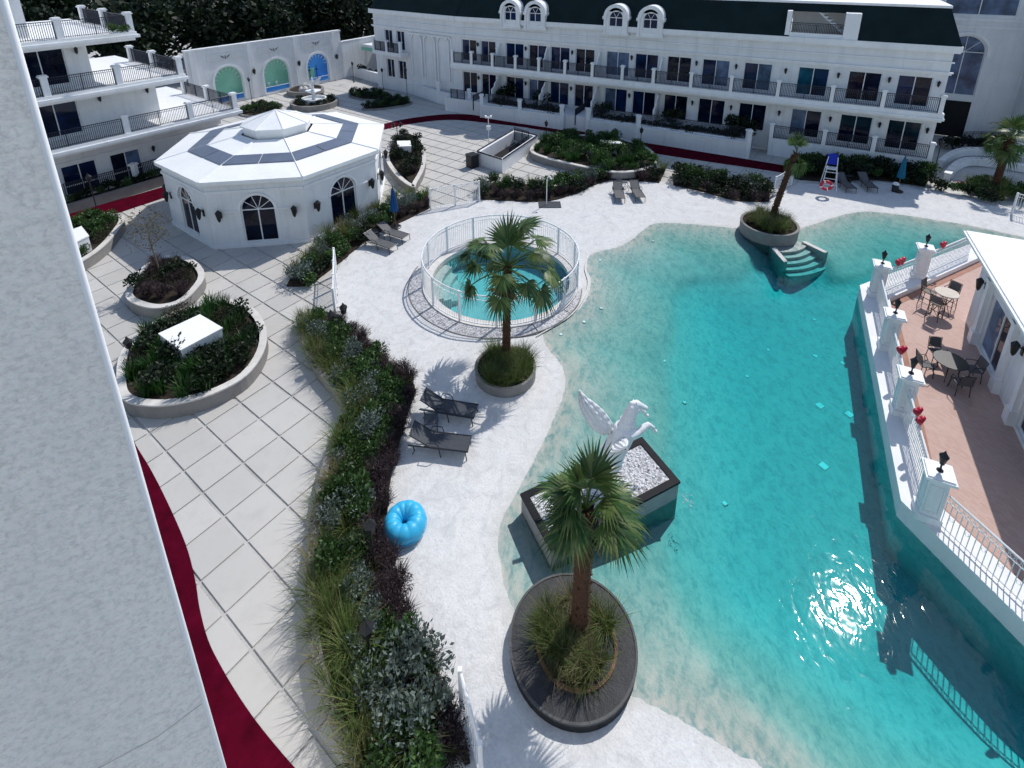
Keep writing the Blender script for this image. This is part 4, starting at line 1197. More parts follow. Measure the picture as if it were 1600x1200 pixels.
def kerb_wall(name, label, pts, h, th=.22, mat='stone'):
    ps = smooth_loop(pts, 5, closed=False); n = len(ps); L_, R_ = [], []
    for i, p in enumerate(ps):
        q0, q1 = Vector(ps[max(0, i-1)]), Vector(ps[min(n-1, i+1)]); d = (q1-q0).normalized()
        L_.append((p[0]-d.y*th/2, p[1]+d.x*th/2)); R_.append((p[0]+d.y*th/2, p[1]-d.x*th/2))
    b = MB(); V = []
    for a, z in ((L_, 0), (L_, h), (R_, h), (R_, 0)): V += [(x, y, z) for x, y in a]
    F = []
    for k in range(3):
        for i in range(n-1): F.append((k*n+i, k*n+i+1, (k+1)*n+i+1, (k+1)*n+i))
    F += [(0, n, 2*n, 3*n), (n-1, 2*n-1, 3*n-1, 4*n-1)]
    b.add(V, F)
    return tag(b.build(name, mat), label, 'kerb')
def soil(poly, z, name='planting_bed'):
    return tag(MB().prism(poly, -.03, z).build(name, 'soil'), kind='structure')

# main long hedge between plaza and beach
hl = [(-9.18, 20.15), (-8.38, 18.53), (-7.29, 16.93), (-6.06, 15.62), (-5.73, 14.70), (-5.76, 13.52), (-5.67, 12.35), (-5.44, 11.19), (-5.21, 10.09), (-4.92, 9.14), (-4.46, 8.17), (-3.93, 7.33), (-3.32, 6.58), (-2.72, 5.97)]
hr = [(-7.47, 20.01), (-6.22, 18.90), (-4.77, 17.60), (-3.63, 16.43), (-3.63, 15.38), (-3.71, 14.04), (-3.73, 12.76), (-3.61, 11.64), (-3.38, 10.57), (-2.89, 9.48), (-2.31, 8.66), (-1.73, 7.93), (-1.33, 7.37), (-1.03, 6.86), (-0.87, 6.44)]
hr = hr[:-1]+[hr[-1]]
soil(smooth_loop(hl, 4, False)+smooth_loop(hr, 4, False)[::-1], .12)
kerb_wall('planter_kerb', 'low grey curved kerb wall along the long hedge beside the paving', hl, .42)
W = 'in the long hedge between paving and white beach'
hedge(hl, hr, [(.10, 34, [('tuft', 6), ('straw', 3)], 1.0), (.24, 32, [('tuft', 5), ('straw', 2), ('sage', 1), ('green', 2)], 1.0), (.42, 30, [('green', 6), ('sage', 3), ('tuft', 2)], .95),
               (.60, 32, [('green', 6), ('sage', 2), ('purple', 2)], .9), (.78, 36, [('purple', 6), ('brown', 1), ('green', 4)], .88), (.95, 46, [('purple', 10), ('brown', 2)], .8)], W)
for x, y, s_ in ((-2.05, 7.55, 1.5), (-2.5, 7.1, 1.35), (-1.75, 7.15, 1.3), (-2.2, 6.7, 1.2), (-2.45, 7.95, 1.2)): plant('sage', x, y, .1, s_, W)
for x, y in [(-8.73, 19.52), (-7.94, 18.91), (-4.77, 14.05), (-5.43, 15.39), (-4.73, 11.65), (-4.40, 11.46)]: plant('sage', x, y, .1, 1.1, W)

# hedge left of the gate, by the pavilion
h2a = [(-10.84, 22.90), (-10.91, 24.96), (-10.43, 27.62), (-9.29, 30.12), (-7.80, 32.25), (-5.56, 33.20)]; h2b = [(-9.80, 22.89), (-8.93, 24.94), (-8.34, 26.48), (-7.66, 28.04), (-6.32, 29.68), (-5.13, 31.30)]
soil(smooth_loop(h2a, 3, False)+smooth_loop(h2b, 3, False)[::-1], .1)
hedge(h2a, h2b, [(.15, 15, [('tuft', 4), ('straw', 3), ('sage', 2)], 1.1), (.5, 15, [('sage', 4), ('green', 4), ('tuft', 1)], 1.15), (.85, 16, [('dark', 4), ('green', 2), ('purple', 3)], .95)], 'in the hedge below the octagonal pavilion')
# hedges across the back of the beach
h3a = [(-2.29, 34.84), (-0.01, 35.25), (2.15, 34.37), (3.95, 35.00), (5.97, 36.81), (8.51, 38.01), (11.21, 37.49)]; h3b = [(-2.00, 32.58), (0.39, 32.27), (2.44, 32.26), (4.21, 33.42), (5.92, 34.98), (7.38, 35.74), (10.12, 35.05)]
soil(smooth_loop(h3a, 3, False)+smooth_loop(h3b, 3, False)[::-1], .1)
hedge(h3a, h3b, [(.2, 19, [('sage', 3), ('green', 4), ('tuft', 2)], 1.05), (.55, 19, [('green', 4), ('dark', 3), ('sage', 1)], 1.1), (.85, 20, [('dark', 5), ('purple', 4)], .9)], 'in the wavy hedge behind the round pool')
h4a = [(11.43, 36.28), (13.30, 36.74), (15.24, 35.78), (17.06, 33.81)]; h4b = [(11.00, 34.71), (12.74, 33.64), (14.29, 32.15), (16.37, 32.04)]
soil(smooth_loop(h4a, 3, False)+smooth_loop(h4b, 3, False)[::-1], .1)
hedge(h4a, h4b, [(.2, 10, [('green', 4), ('dark', 3), ('sage', 3)], 1.15), (.6, 10, [('green', 3), ('dark', 4), ('sage', 3)], 1.15), (.9, 10, [('dark', 5), ('purple', 3)], .95)], 'in the hedge left of the water edge palm')
h5a = [(20.75, 37.89), (23.56, 37.86), (26.23, 36.85), (28.74, 35.21)]; h5b = [(19.80, 35.74), (21.69, 35.27), (25.36, 35.46), (27.90, 34.34)]
soil(smooth_loop(h5a, 3, False)+smooth_loop(h5b, 3, False)[::-1], .1)
hedge(h5a, h5b, [(.2, 15, [('dark', 5), ('green', 4)], 1.5), (.7, 15, [('dark', 6), ('green', 3)], 1.3)], 'in the dark hedge against the wing')
h6a = [(27.84, 34.56), (28.94, 33.70), (30.00, 32.89), (30.85, 31.92)]; h6b = [(27.25, 33.72), (28.34, 32.90), (29.09, 31.74), (29.80, 30.66)]
hedge(h6a, h6b, [(.4, 9, [('dark', 5), ('green', 2)], .9)], 'in the low strip beside the pink mat')

# raised beds
def raised_bed(label, outline, h, kinds, n, where, sc=1.0, mind=.32, mat='stone', top='coping', rim=.28, soilz=.12, fillmat='soil', name='raised_planter', margin=.15, loop=True):
    ol = smooth_loop(outline, 4) if loop else outline
    cx, cy = sum(p[0] for p in ol)/len(ol), sum(p[1] for p in ol)/len(ol)
    loc = [(x-cx, y-cy) for x, y in ol]; inn = inset(loc, rim)
    t = thing(name, label, 'planter', (cx, cy, 0))
    MB().ring(inset(loc, .02), inset(loc, rim-.02), -.5, h-.06).build('wall', mat, t)
    MB().ring(loc, inn, h-.06, h).build('coping', top, t)
    MB().prism(inset(loc, rim-.03), 0, h-soilz).build('bed', fillmat, t)
    if n: fill([(x+cx, y+cy) for x, y in inn], kinds, n, h-soilz, sc, where, mind, margin)
    return t
raised_bed('small leaf shaped planter holding the young bare tree', [(-17.39, 21.30), (-16.45, 20.68), (-15.46, 20.44), (-14.70, 20.81), (-14.52, 21.77), (-14.80, 23.15), (-16.15, 24.50), (-17.60, 24.88), (-18.17, 23.85), (-17.95, 22.46)], .6, [('brown', 6), ('purple', 3), ('dark', 1)], 24, 'in the leaf shaped planter of the young tree', .95)
p2 = [(-14.20, 15.99), (-13.39, 15.21), (-12.25, 14.98), (-11.26, 15.15), (-10.39, 15.61), (-9.74, 16.41), (-9.65, 17.70), (-10.14, 19.08), (-11.30, 20.46), (-12.88, 21.13), (-14.05, 20.66), (-15.04, 19.52), (-15.18, 17.73)]
raised_bed('large oval planter with white service box and green strap plants', p2, .6, [('iris', 6), ('brown', 2), ('dark', 1)], 74, 'in the large oval planter round a white box', 1.0, .3)
raised_bed('curved planter beside the shaded tower wall with a glossy shrub', [(-22.70, 29.21), (-21.89, 27.34), (-21.49, 25.67), (-21.55, 24.29), (-21.73, 23.36), (-22.70, 23.60), (-24.34, 26.10), (-25.06, 28.67), (-24.33, 29.72)], .6, [('green', 6), ('brown', 3)], 24, 'in the curved planter next to the shaded wall', 1.0)
raised_bed('teardrop planter with white box right of the pavilion', [(-9.49, 38.75), (-9.83, 42.25), (-9.18, 44.89), (-7.70, 43.51), (-6.59, 39.54), (-6.26, 36.67), (-6.37, 34.25), (-6.51, 33.30), (-7.92, 35.15)], .6, [('brown', 3), ('dark', 4), ('purple', 2)], 34, 'in the teardrop planter right of pavilion', 1.0)
raised_bed('long half oval planter with white box in front of the wing', [(1.38, 40.31), (2.53, 43.06), (5.37, 44.03), (8.47, 43.32), (10.49, 41.10), (10.81, 38.54), (10.05, 36.75), (8.48, 35.80), (6.69, 35.82), (4.60, 37.05), (2.38, 38.63)], .6, [('iris', 6), ('green', 3)], 64, 'in the long half oval planter before the wing', 1.25, .38)
# low garden beds by the fountain
def low_bed(pts, kinds, n, where, sc=1.0):
    ol = smooth_loop(pts, 3); MB().ring(ol, inset(ol, .18), -.03, .18).build('bed_kerb', 'stone')
    o = bpy.context.scene.collection.objects[-1]; tag(o, 'grey kerb ring of the bed '+where, 'kerb')
    soil(inset(ol, .15), .1); fill(ol, kinds, n, .1, sc, where, .45)
low_bed([(-15.19, 53.84), (-13.57, 56.79), (-12.77, 58.92), (-11.48, 57.28), (-10.37, 55.97), (-12.92, 53.81)], [('green', 5), ('dark', 3)], 26, 'in the star shaped lawn bed', .8)
low_bed([(-18.08, 59.56), (-16.73, 61.29), (-14.35, 60.37), (-13.13, 58.65), (-14.71, 57.33), (-16.57, 57.89)], [('green', 4), ('dark', 4)], 18, 'in the bed beneath the blue arch', .8)
low_bed([(-26.89, 52.17), (-26.56, 55.45), (-24.89, 55.42), (-23.00, 53.48), (-24.11, 51.26)], [('green', 4), ('dark', 4)], 22, 'in the bed behind the pavilion', .85)
# planting behind the white planter walls, and before the stepped building
for s0, s1, n, w in ((-26.2, -18.8, 18, 'behind the middle planter wall'), (-15.5, -3.4, 30, 'behind the longest planter wall')):
    for k in range(n):
        s_ = s0+(s1-s0)*(k+.5)/n; x, y = rear_pos(s_, -44.7+rp_.uniform(-.2, .2)); plant('dark', x, y, .8, 1.15, w)
for k in range(12):
    x, y = -6.2-k*1.15, 57.2+k*1.05; plant('dark', x, y, .75, 1.0, 'behind the far planter wall')
for s0 in (-24.9, -21.6, -14.9, -9.5, -9.0, -4.2, -3.6):
    x, y = rear_pos(s0, -45.6); plant('dark', x, y, 1.3, 1.7, 'as a tall bush on the ground floor terrace')
for k in range(18):
    x, y = epos(9+k*.52, -40.7+rp_.uniform(-.12, .12)); plant('dark' if k % 3 else 'green', x, y, .48, .75, 'before the low garden wall on left')
for q in ((13.0, -39.4, 10.6), (13.4, -38.9, 10.6)):
    x, y = epos(q[0], q[1]); plant('green', x, y, q[2], .8, 'potted on the upper left terrace')

# ------------------------------------------------------------------ palms
def frond_mesh(el, seed, Lp=.6, lf=.8, n=30, droop=.35, mat='palm_leaf', curl=1.0):
    rg = np.random.default_rng(seed); b = MB()
    pts = []; p = Vector((0, 0, 0)); e = el
    for i in range(5):
        pts.append(tuple(p)); p = p+Vector((math.cos(e), 0, math.sin(e)))*(Lp/4); e -= (.07+.04*i)*curl
    b.tube(pts, [.028, .024, .02, .017, .014], 4)
    hub = Vector(pts[-1]); d = Vector((math.cos(e), 0, math.sin(e))); s_ = Vector((0, 1, 0)); nrm = d.cross(s_)
    for k in range(n):
        ph = R(-112+224*(k+.5)/n)+rg.uniform(-.04, .04)
        dr = d*math.cos(ph)+s_*math.sin(ph)
        l = lf*(1-.28*abs(ph)/R(112))*rg.uniform(.88, 1.08); sd_ = (d*-math.sin(ph)+s_*math.cos(ph))
        fold = nrm*(.10*math.cos(ph*1.0)*(-1))
        V = []; dp = droop*rg.uniform(.7, 1.4)
        for i, (t, w) in enumerate(((.03, .012), (.38, .033), (.70, .016))):
            q = hub+dr*(l*t)+fold*t-Vector((0, 0, dp*l*t**2.6))
            V += [tuple(q-sd_*w), tuple(q+sd_*w+nrm*.012)]
        q = hub+dr*(l*.98)+fold-Vector((0, 0, dp*l*1.05)); V.append(tuple(q))
        b.add(V, [(0, 1, 3, 2), (2, 3, 5, 4), (4, 5, 6)])
    return b.mesh('frond', mat)
FR_ = {}
for nm, el, dr in (('up', R(80), .08), ('high', R(56), .16), ('mid', R(28), .26), ('low', R(-4), .38), ('hang', R(-50), .3)):
    FR_[nm] = [frond_mesh(el+R(7*(i-1)), len(nm)*7+i, droop=dr, curl=.35 if nm == 'up' else 1.0) for i in range(3)]
FR_['dead'] = [frond_mesh(R(-70), 91, Lp=.5, lf=.7, n=18, droop=.2, mat='palm_dry'), frond_mesh(R(-62), 92, Lp=.45, lf=.6, n=16, droop=.3, mat='palm_dry')]
for nm, el, dr in (('Lup', R(72), .12), ('Lhigh', R(46), .2), ('Lmid', R(20), .3), ('Llow', R(-14), .4), ('Lhang', R(-48), .3)):
    FR_[nm] = [frond_mesh(el+R(9*(i-1)), len(nm)*9+i, Lp=1.0, lf=.62, n=24, droop=dr) for i in range(3)]
def palm(label, loc, z0, h, lean, r0, r1, sc, counts, seed):
    rg = random.Random(seed)
    t = thing('palm_tree', label, 'palm tree', (loc[0], loc[1], z0))
    b = MB(); n = int(h/.085); pts = []; rad = []
    for i in range(n+1):
        k = i/n; bulge = 1.0+.45*max(0, 1-k*9)
        pts.append((lean[0]*k**1.3, lean[1]*k**1.3, h*k)); rad.append((r0+(r1-r0)*k)*bulge*(1.07 if i % 2 else .95)*rg.uniform(.97, 1.03))
    b.tube(pts, rad, 12)
    for q in range(int(n*2.2)):                                # old leaf bases
        k = rg.uniform(.55, 1) if rg.random() < .7 else rg.uniform(.1, 1); a = rg.uniform(0, 2*PI); rr = (r0+(r1-r0)*k); c_ = Vector((lean[0]*k**1.3, lean[1]*k**1.3, h*k))
        o_ = Vector((math.cos(a), math.sin(a), 0)); l = .1 if k < .85 else .2
        b.bar(c_+o_*rr*.85, c_+o_*(rr+.06)+Vector((0, 0, l)), .03, 3, .008)
    b.build('trunk', 'trunk', t, False)
    top = (lean[0], lean[1], h)
    for nm, cnt in counts:
        for k in range(cnt):
            az = 2*PI*(k+rg.uniform(-.3, .3))/cnt+rg.uniform(0, 1)*.6+len(nm)
            inst('frond', rg.choice(FR_[nm]), t, (top[0], top[1], top[2]-(0 if nm.endswith(('up', 'high')) else .08 if nm != 'dead' else .2)), az, sc*rg.uniform(.85, 1.12))
    return t
# near palm in the charcoal round planter
NP = (1.35, 8.34)
raised_bed('round planter topped with charcoal slate at the near waterline', circ(*NP, 1.46, 48), .3, [], 0, '', fillmat='slate', mat='dark_stone', top='dark_stone', rim=.05, soilz=.02, loop=False, name='round_planter')
fill(circ(NP[0]+.05, NP[1]+.02, .86, 24), [('tuft', 5), ('straw', 5)], 24, .26, .72, 'round the palm in the charcoal slate planter', .2, 0)
b = MB(); b.ring(circ(NP[0]+.08, NP[1]-.02, .93, 32), circ(NP[0]+.08, NP[1]-.02, .86, 32), .2, .33)
tag(b.build('edging_ring', 'wood'), 'brown edging ring round the grasses in charcoal planter', 'edging')
palm('nearest fan palm with shaggy trunk in the charcoal slate planter', (1.52, 8.54), .25, 3.75, (.02, .1), .2, .17, 1.05, [('up', 3), ('high', 5), ('mid', 6), ('low', 3), ('dead', 2)], 4)
RP2 = (-.28, 17.0)
raised_bed('small round grey planter full of grass beside the loungers', circ(*RP2, 1.16, 40), .45, [('tuft', 1)], 0, '', top='stone', rim=.1, soilz=.1, loop=False, name='round_planter')
fill(circ(*RP2, .98, 24), [('tuft', 8), ('straw', 1)], 26, .32, .72, 'round the palm beside the loungers', .2, 0)
palm('slender fan palm in front of the round pool', (-0.25, 17.65), .35, 3.9, (.06, .15), .17, .13, 1.5, [('up', 2), ('Lup', 2), ('Lhigh', 5), ('Lmid', 8), ('Llow', 5), ('dead', 3)], 9)
RP3 = (14.55, 28.1)
raised_bed('round grey planter standing in the water at the far edge', circ(*RP3, 1.55, 40), .62, [], 0, '', top='stone', rim=.14, soilz=.14, loop=False, name='round_planter')
fill(circ(*RP3, 1.25, 24), [('tuft', 6), ('straw', 3)], 24, .5, .85, 'round the leaning palm in the water', .25, 0)
palm('leaning fan palm with tied narrow crown in the water edge planter', (15.06, 28.84), .5, 3.7, (1.25, .9), .19, .13, .95, [('up', 5), ('hang', 14), ('dead', 3)], 14)
RP4 = (31.82, 33.47)
palm('fan palm by the right edge of the beach before the driveway', RP4, 0, 3.6, (.35, .3), .24, .19, 1.3, [('up', 3), ('Lhigh', 5), ('Lmid', 6), ('Llow', 5), ('hang', 2), ('dead', 3)], 19)
fill(circ(RP4[0], RP4[1], 1.5, 20), [('tuft', 5), ('green', 4), ('straw', 1)], 26, 0, 1.0, 'round the palm at right edge', .3, 0)

# young nearly leafless tree
yt = thing('young_tree', 'thin young tree with sparse twiggy crown in leaf shaped planter', 'tree', (*(-16.67, 22.78), .48))
rg = random.Random(8); b = MB()
b.tube([(0, 0, 0), (-.08, .05, 1.0), (-.2, .1, 2.0), (-.22, .15, 2.9)], [.045, .038, .028, .012], 6)
for k in range(26):
    z = rg.uniform(1.5, 2.8); a = rg.uniform(0, 2*PI); l = rg.uniform(.5, 1.3)
    b.tube([(-.18, .1, z), (-.18+l*.5*math.cos(a), .1+l*.5*math.sin(a), z+l*.35), (-.18+l*.85*math.cos(a+.3), .1+l*.85*math.sin(a+.3), z+l*.75)], [.014, .008, .003], 3)
b.build('trunk', 'bark', yt)
b = MB()
for k in range(420):
    a = rg.uniform(0, 2*PI); rr = rg.uniform(.2, 1.0); z = rg.uniform(1.9, 3.5)
    p = Vector((-.2+rr*math.cos(a), .1+rr*math.sin(a), z)); d = Vector((rg.gauss(0, 1), rg.gauss(0, 1), rg.gauss(0, 1))).normalized()*.05; u = d.orthogonal()*.5
    b.add([p-d, p+u, p+d, p-u], [(0, 1, 2, 3)])
b.build('crown', 'straw_leaf', yt)

# dark trees beyond the boundary wall
crown_me = [leaf_ball(6500, 4.2, 4.2, .6, s, 1.5, zc=5.0, shell=.45, lumps=22).mesh('crown', 'darkgreen') for s in (61, 62)]
spots = [(-38, 72, 6, 1.1), (-31.5, 76, 6, 1.1), (-25, 81, 6, 1.15), (-45, 67, 6, 1.1), (-18.5, 85, 6, 1.15), (-50, 74, 7, 1.2), (-36, 83, 7, 1.25), (-28, 89, 7, 1.25), (-54, 62, 6, 1.1), (-13, 90, 6.5, 1.1), (-44, 84, 7.5, 1.3), (-20, 95, 7.5, 1.3), (-60, 72, 7, 1.3)]
rg = random.Random(77)
desc = ['first', 'second', 'third', 'fourth', 'fifth', 'sixth', 'seventh', 'eighth', 'ninth', 'tenth', 'eleventh', 'twelfth', 'thirteenth']
for k, (x, y, h, s_) in enumerate(spots):
    t = thing('shade_tree', 'dense dark evergreen tree in the mass beyond the arched boundary wall', 'tree', (x, y, 0), 0, 'dark trees beyond the arched boundary wall')
    b = MB(); b.tube([(0, 0, 0), (.1, 0, h*.5), (0, .1, h)], [.35, .28, .15], 8)
    for q in range(5):
        a = q*1.3; b.tube([(0, 0, h*.55), (1.2*math.cos(a), 1.2*math.sin(a), h*.8), (2.2*math.cos(a), 2.2*math.sin(a), h)], [.14, .09, .04], 5)
    b.build('trunk', 'bark', t)
    inst('crown', rg.choice(crown_me), t, (0, 0, h*.98-5.6), rg.uniform(0, 6), (s_*1.1, s_*1.1, s_))

# ------------------------------------------------------------------ brick terrace beside the pool
TZ, LZ = .30, .55                                               # tile floor and raised white ledge
C0, C1, C2 = Vector((16.04, 22.03)), Vector((10.92, 11.51)), Vector((13.6, 2.2))
CF = Vector((24.6, 26.0))                                       # far end of the ledge, under the bar roof
ter = thing('terrace', 'terracotta tiled terrace with white ledge at the right side of pool', 'terrace', (0, 0, 0))
edge = [tuple(CF), tuple(C0), tuple(C1), tuple(C2), (31, 2.2), (31, 26)]
LW = .95
inn = [tuple(CF+Vector((.45, -.85))*LW), tuple(C0+Vector((.72, -1.02))), tuple(C1+Vector((.93, .02))), tuple(C2+Vector((.9, .1))), (31, 2.3), (31, 25)]
b = MB()
for k in range(3):
    o0, o1, i1, i0 = edge[k], edge[k+1], inn[k+1], inn[k]
    b.prism([o0, o1, i1, i0], -1.7, LZ)
b.build('ledge', 'white_ledge', ter)
b = MB(); b.prism(inn, -1.6, TZ); b.build('floor', 'terrace', ter)
b = MB()
for k in range(3):
    o0, o1 = Vector(inn[k]), Vector(inn[k+1]); d = (o1-o0).normalized(); n_ = Vector((-d.y, d.x))
    b.prism([tuple(o0), tuple(o1), tuple(o1+n_*.28), tuple(o0+n_*.28)], TZ, TZ+.012)
b.build('floor_border', 'terracotta_edge', ter)
def terrace_pillar(x, y, rz, label):
    t = thing('terrace_pillar', label, 'pillar', (x, y, LZ), rz, 'white lantern pillars of the terrace')
    b = MB()
    b.box(-.29, .29, -.29, .29, 0, .22); b.box(-.235, .235, -.235, .235, .22, 1.42)
    b.build('shaft', 'white', t)
    for s_ in range(4):                                         # moulded panel on each face
        p = MB(); p.box(-.17, .17, -.258, -.234, .34, .38); p.box(-.17, .17, -.258, -.234, 1.24, 1.28); p.box(-.17, -.135, -.257, -.234, .38, 1.24); p.box(.135, .17, -.257, -.234, .38, 1.24)
        p.xf(Matrix.Rotation(s_*PI/2, 4, 'Z')); p.build('panel_moulding', 'white', t)
    b = MB(); b.box(-.27, .27, -.27, .27, 1.42, 1.48); b.box(-.345, .345, -.345, .345, 1.48, 1.56); b.box(-.3, .3, -.3, .3, 1.56, 1.6); b.build('cap', 'white', t)
    l = MB(); l.lathe([(.085, 1.6), (.075, 1.63), (.025, 1.66), (.024, 1.80), (.06, 1.83), (.04, 1.85), (.065, 1.88), (.105, 2.08), (.12, 2.09), (.04, 2.19), (.015, 2.25), (.001, 2.28)], 8)
    l.build('lantern', 'black', t)
    return t
AR = math.atan2(-.899, -.4376)
PL = [(16.3, 21.3), (19.25, 22.75), (14.56, 17.8), (13.0, 14.65), (11.33, 11.1)]
names = ['lantern pillar at the terrace corner nearest the leaning palm', 'lantern pillar on the far terrace side near the bar roof', 'lantern pillar second from the far terrace corner along pool', 'lantern pillar third from the far terrace corner along pool', 'largest lantern pillar where the terrace railing turns']
for (x, y), nm in zip(PL, names): terrace_pillar(x, y, AR+PI/2, nm)
def scroll_rail(p0, p1, label, z0, h=1.12):
    t = thing('terrace_railing', label, 'railing', (p0[0], p0[1], z0), 0, 'white scroll railings of the terrace')
    p0, p1 = Vector(p0), Vector(p1); d = p1-p0; L_ = d.length; u = d/L_
    for z_, r_, nm in ((h, .03, 'top_rail'), (h-.2, .014, 'middle_rail'), (.1, .02, 'bottom_rail')): MB().bar((0, 0, z_), (d.x, d.y, z_), r_, 6).build(nm, 'white', t)
    b = MB(); n = int(L_/.13)
    for k in range(n+1):
        q = u*(L_*k/n); b.bar((q.x, q.y, .02), (q.x, q.y, h-.2), .012, 4)
        if k < n:
            c_ = u*(L_*(k+.5)/n)
            b.tube([(c_.x+u.x*.055*math.cos(a), c_.y+u.y*.055*math.cos(a), h-.1+.08*math.sin(a)) for a in np.linspace(0, 2*PI, 8)[:-1]], .009, 3, closed=True)
            if k % 3 == 1:
                b.tube([(c_.x+u.x*.05*math.cos(a), c_.y+u.y*.05*math.cos(a), .5+.05*math.sin(a)) for a in np.linspace(0, 2*PI, 7)[:-1]], .008, 3, closed=True)
    tag(b.build('balusters', 'white', t), kind='stuff')
scroll_rail(PL[0], PL[2], 'white scroll railing from the corner pillar to the second pillar', LZ)
scroll_rail(PL[2], PL[3], 'white scroll railing between second and third poolside pillars', LZ)
scroll_rail(PL[3], PL[4], 'white scroll railing between third pillar and largest pillar', LZ)
scroll_rail(PL[0], PL[1], 'white scroll railing on the far side between corner pillars', LZ)
scroll_rail(PL[1], (23.2, 24.75), 'white scroll railing running under the bar roof', LZ)
scroll_rail((11.45, 10.75), (13.7, 3.2), 'white scroll railing with tall balusters at the near right edge', LZ)
def heart(x, y, z, sc, rz, label):
    """padded heart shaped decoration tied on the rail"""
    t = thing('heart_decoration', label, 'decoration', (x, y, z), rz, 'red heart decorations on the terrace railing')
    b = MB(); n = 22; P_ = []
    for k in range(n):
        a = 2*PI*k/n; P_.append((.16*math.sin(a)**3*1.05, (.13*math.cos(a)-.05*math.cos(2*a)-.02*math.cos(3*a))))
    rings = [(-.06, .55), (-.045, .85), (0, 1.0), (.045, .85), (.06, .55)]
    V = []
    for dy, k_ in rings: V += [(x_*sc*k_, dy*sc, z_*sc*k_) for x_, z_ in P_]
    F = []
    for r_ in range(4):
        for k in range(n): F.append((r_*n+k, r_*n+(k+1) % n, (r_+1)*n+(k+1) % n, (r_+1)*n+k))
    F += [tuple(range(n-1, -1, -1)), tuple(4*n+k for k in range(n))]
    b.add(V, F); b.build('heart', 'red', t, True)
    MB().bar((0, 0, -.14*sc), (0, 0, -.24*sc-.05), .006, 4).build('tie', 'red', t)
RH = LZ+1.12+.2
for (p, sc, rz, lab) in (((17.45, 21.87), 1.25, .5, 'left heart of the pair on the far terrace railing'), ((17.68, 21.98), 1.25, .5, 'right heart of the pair on the far terrace railing'), ((20.6, 23.4), 1.2, .4, 'single red heart on railing under the bar roof'),
                         ((13.72, 16.1), 1.15, .2, 'single red heart on railing between second and third pillars'), ((12.38, 13.36), 1.0, .3, 'left heart of the pair by the largest pillar'), ((12.22, 13.02), 1.0, .3, 'right heart of the pair by the largest pillar'), ((11.98, 8.98), .9, .2, 'red heart on the near railing at right picture edge')):
    heart(p[0], p[1], RH, sc*1.12, rz, lab)

# bar building at the right edge
bd_ = Vector((-.4376, -.899)); bo = Vector((.899, -.4376))       # along its front, and away from the pool
bar = thing('bar_building', 'single storey white bar building with flat white roof at right edge', 'building', (18.9, 20.4, 0), math.atan2(bd_.y, bd_.x))
# local x = along front towards the camera, local y = away from the pool
lx = lambda p: None
b = MB()
b.holed(.55, 14, TZ, 3.95, [(2.2, 4.6, TZ+.12, 2.75), (6.6, 9.0, TZ+.12, 2.75)], .55, .2)
b.xf(Matrix.Identity(4)); b.add([(.55, .55, TZ), (.55, 9, TZ), (.55, 9, 3.95), (.55, .55, 3.95)], [(3, 2, 1, 0)])
b.build('wall', 'stucco', bar)
for a_ in (2.2, 6.6): sliding_door(bar, a_, a_+2.4, TZ+.12, 2.75, .7, 'glass')
for x in (1.85, 4.7, 6.25, 9.1):
    b = MB(); b.box(x, x+.28, .38, .55, TZ, 3.2); b.box(x-.06, x+.34, .32, .55, TZ, TZ+.55); b.box(x-.05, x+.33, .34, .55, 3.05, 3.2)
    b.build('pilaster', 'white', bar)
b = MB(); b.box(-.05, 14, -.1, 9.5, 3.95, 4.2); b.box(-.12, 14, -.18, 9.6, 4.05, 4.14); b.build('roof', 'roof_white', bar)
b = MB(); b.box(.1, 14, .1, .55, 3.86, 3.95); b.build('soffit', 'white', bar)
for x in (1.45, 5.6): inst('wall_lamp', LAMP, bar, (x, .53, 2.6), scale=1.25)
# the local +y side must look to the land: mirror check is in the numbers above

# terrace furniture
def patio_chair(label, x, y, z, rz, bar_h=False, group=None, mat='frame_brown'):
    t = thing('bar_chair' if bar_h else 'patio_chair', label, 'chair', (x, y, z), rz, group)
    sh = .74 if bar_h else .43
    MB().box(-.22, .22, -.21, .21, sh, sh+.035).build('seat', 'fabric_l' if not bar_h else mat, t, bevel=.012)
    bk = MB()
    n = 7
    for k in range(n): a0, a1 = -.2+.4*k/n, -.2+.4*(k+1)/n; bk.add([(a0, -.2-.03*math.cos(a0*6), sh+.08), (a1, -.2-.03*math.cos(a1*6), sh+.08), (a1, -.27-.03*math.cos(a1*6), sh+.46), (a0, -.27-.03*math.cos(a0*6), sh+.46)], [(0, 1, 2, 3)])
    bk.build('backrest', 'fabric_l', t)
    fr = MB(); fr.tube([(-.22, -.2, sh), (-.22, -.29, sh+.48), (.22, -.29, sh+.48), (.22, -.2, sh)], .016, 5); fr.build('back_frame', mat, t)
    for sx in (-1, 1):
        for sy in (-1, 1): MB().bar((sx*.2, sy*.19, sh), (sx*.23, sy*.23, 0), .016, 5).build('leg', mat, t)
        MB().tube([(sx*.22, -.24, sh+.24), (sx*.25, .1, sh+.24), (sx*.23, .2, sh)], .016, 5).build('armrest', mat, t)
    if bar_h:
        f = MB()
        for z_ in (.22, .48):
            f.tube([(-.22, -.22, z_), (.22, -.22, z_), (.22, .22, z_), (-.22, .22, z_)], .012, 4, closed=True)
        f.build('footrest', mat, t)
    return t
tb = thing('bar_table', 'tall round beige table on the sunny terrace corner', 'table', (18.55, 20.25, TZ))
b = MB(); b.lathe([(.001, 1.02), (.42, 1.02), (.44, 1.04), (.44, 1.06), (.42, 1.075), (.001, 1.075)], 28); b.build('table_top', 'beige', tb)
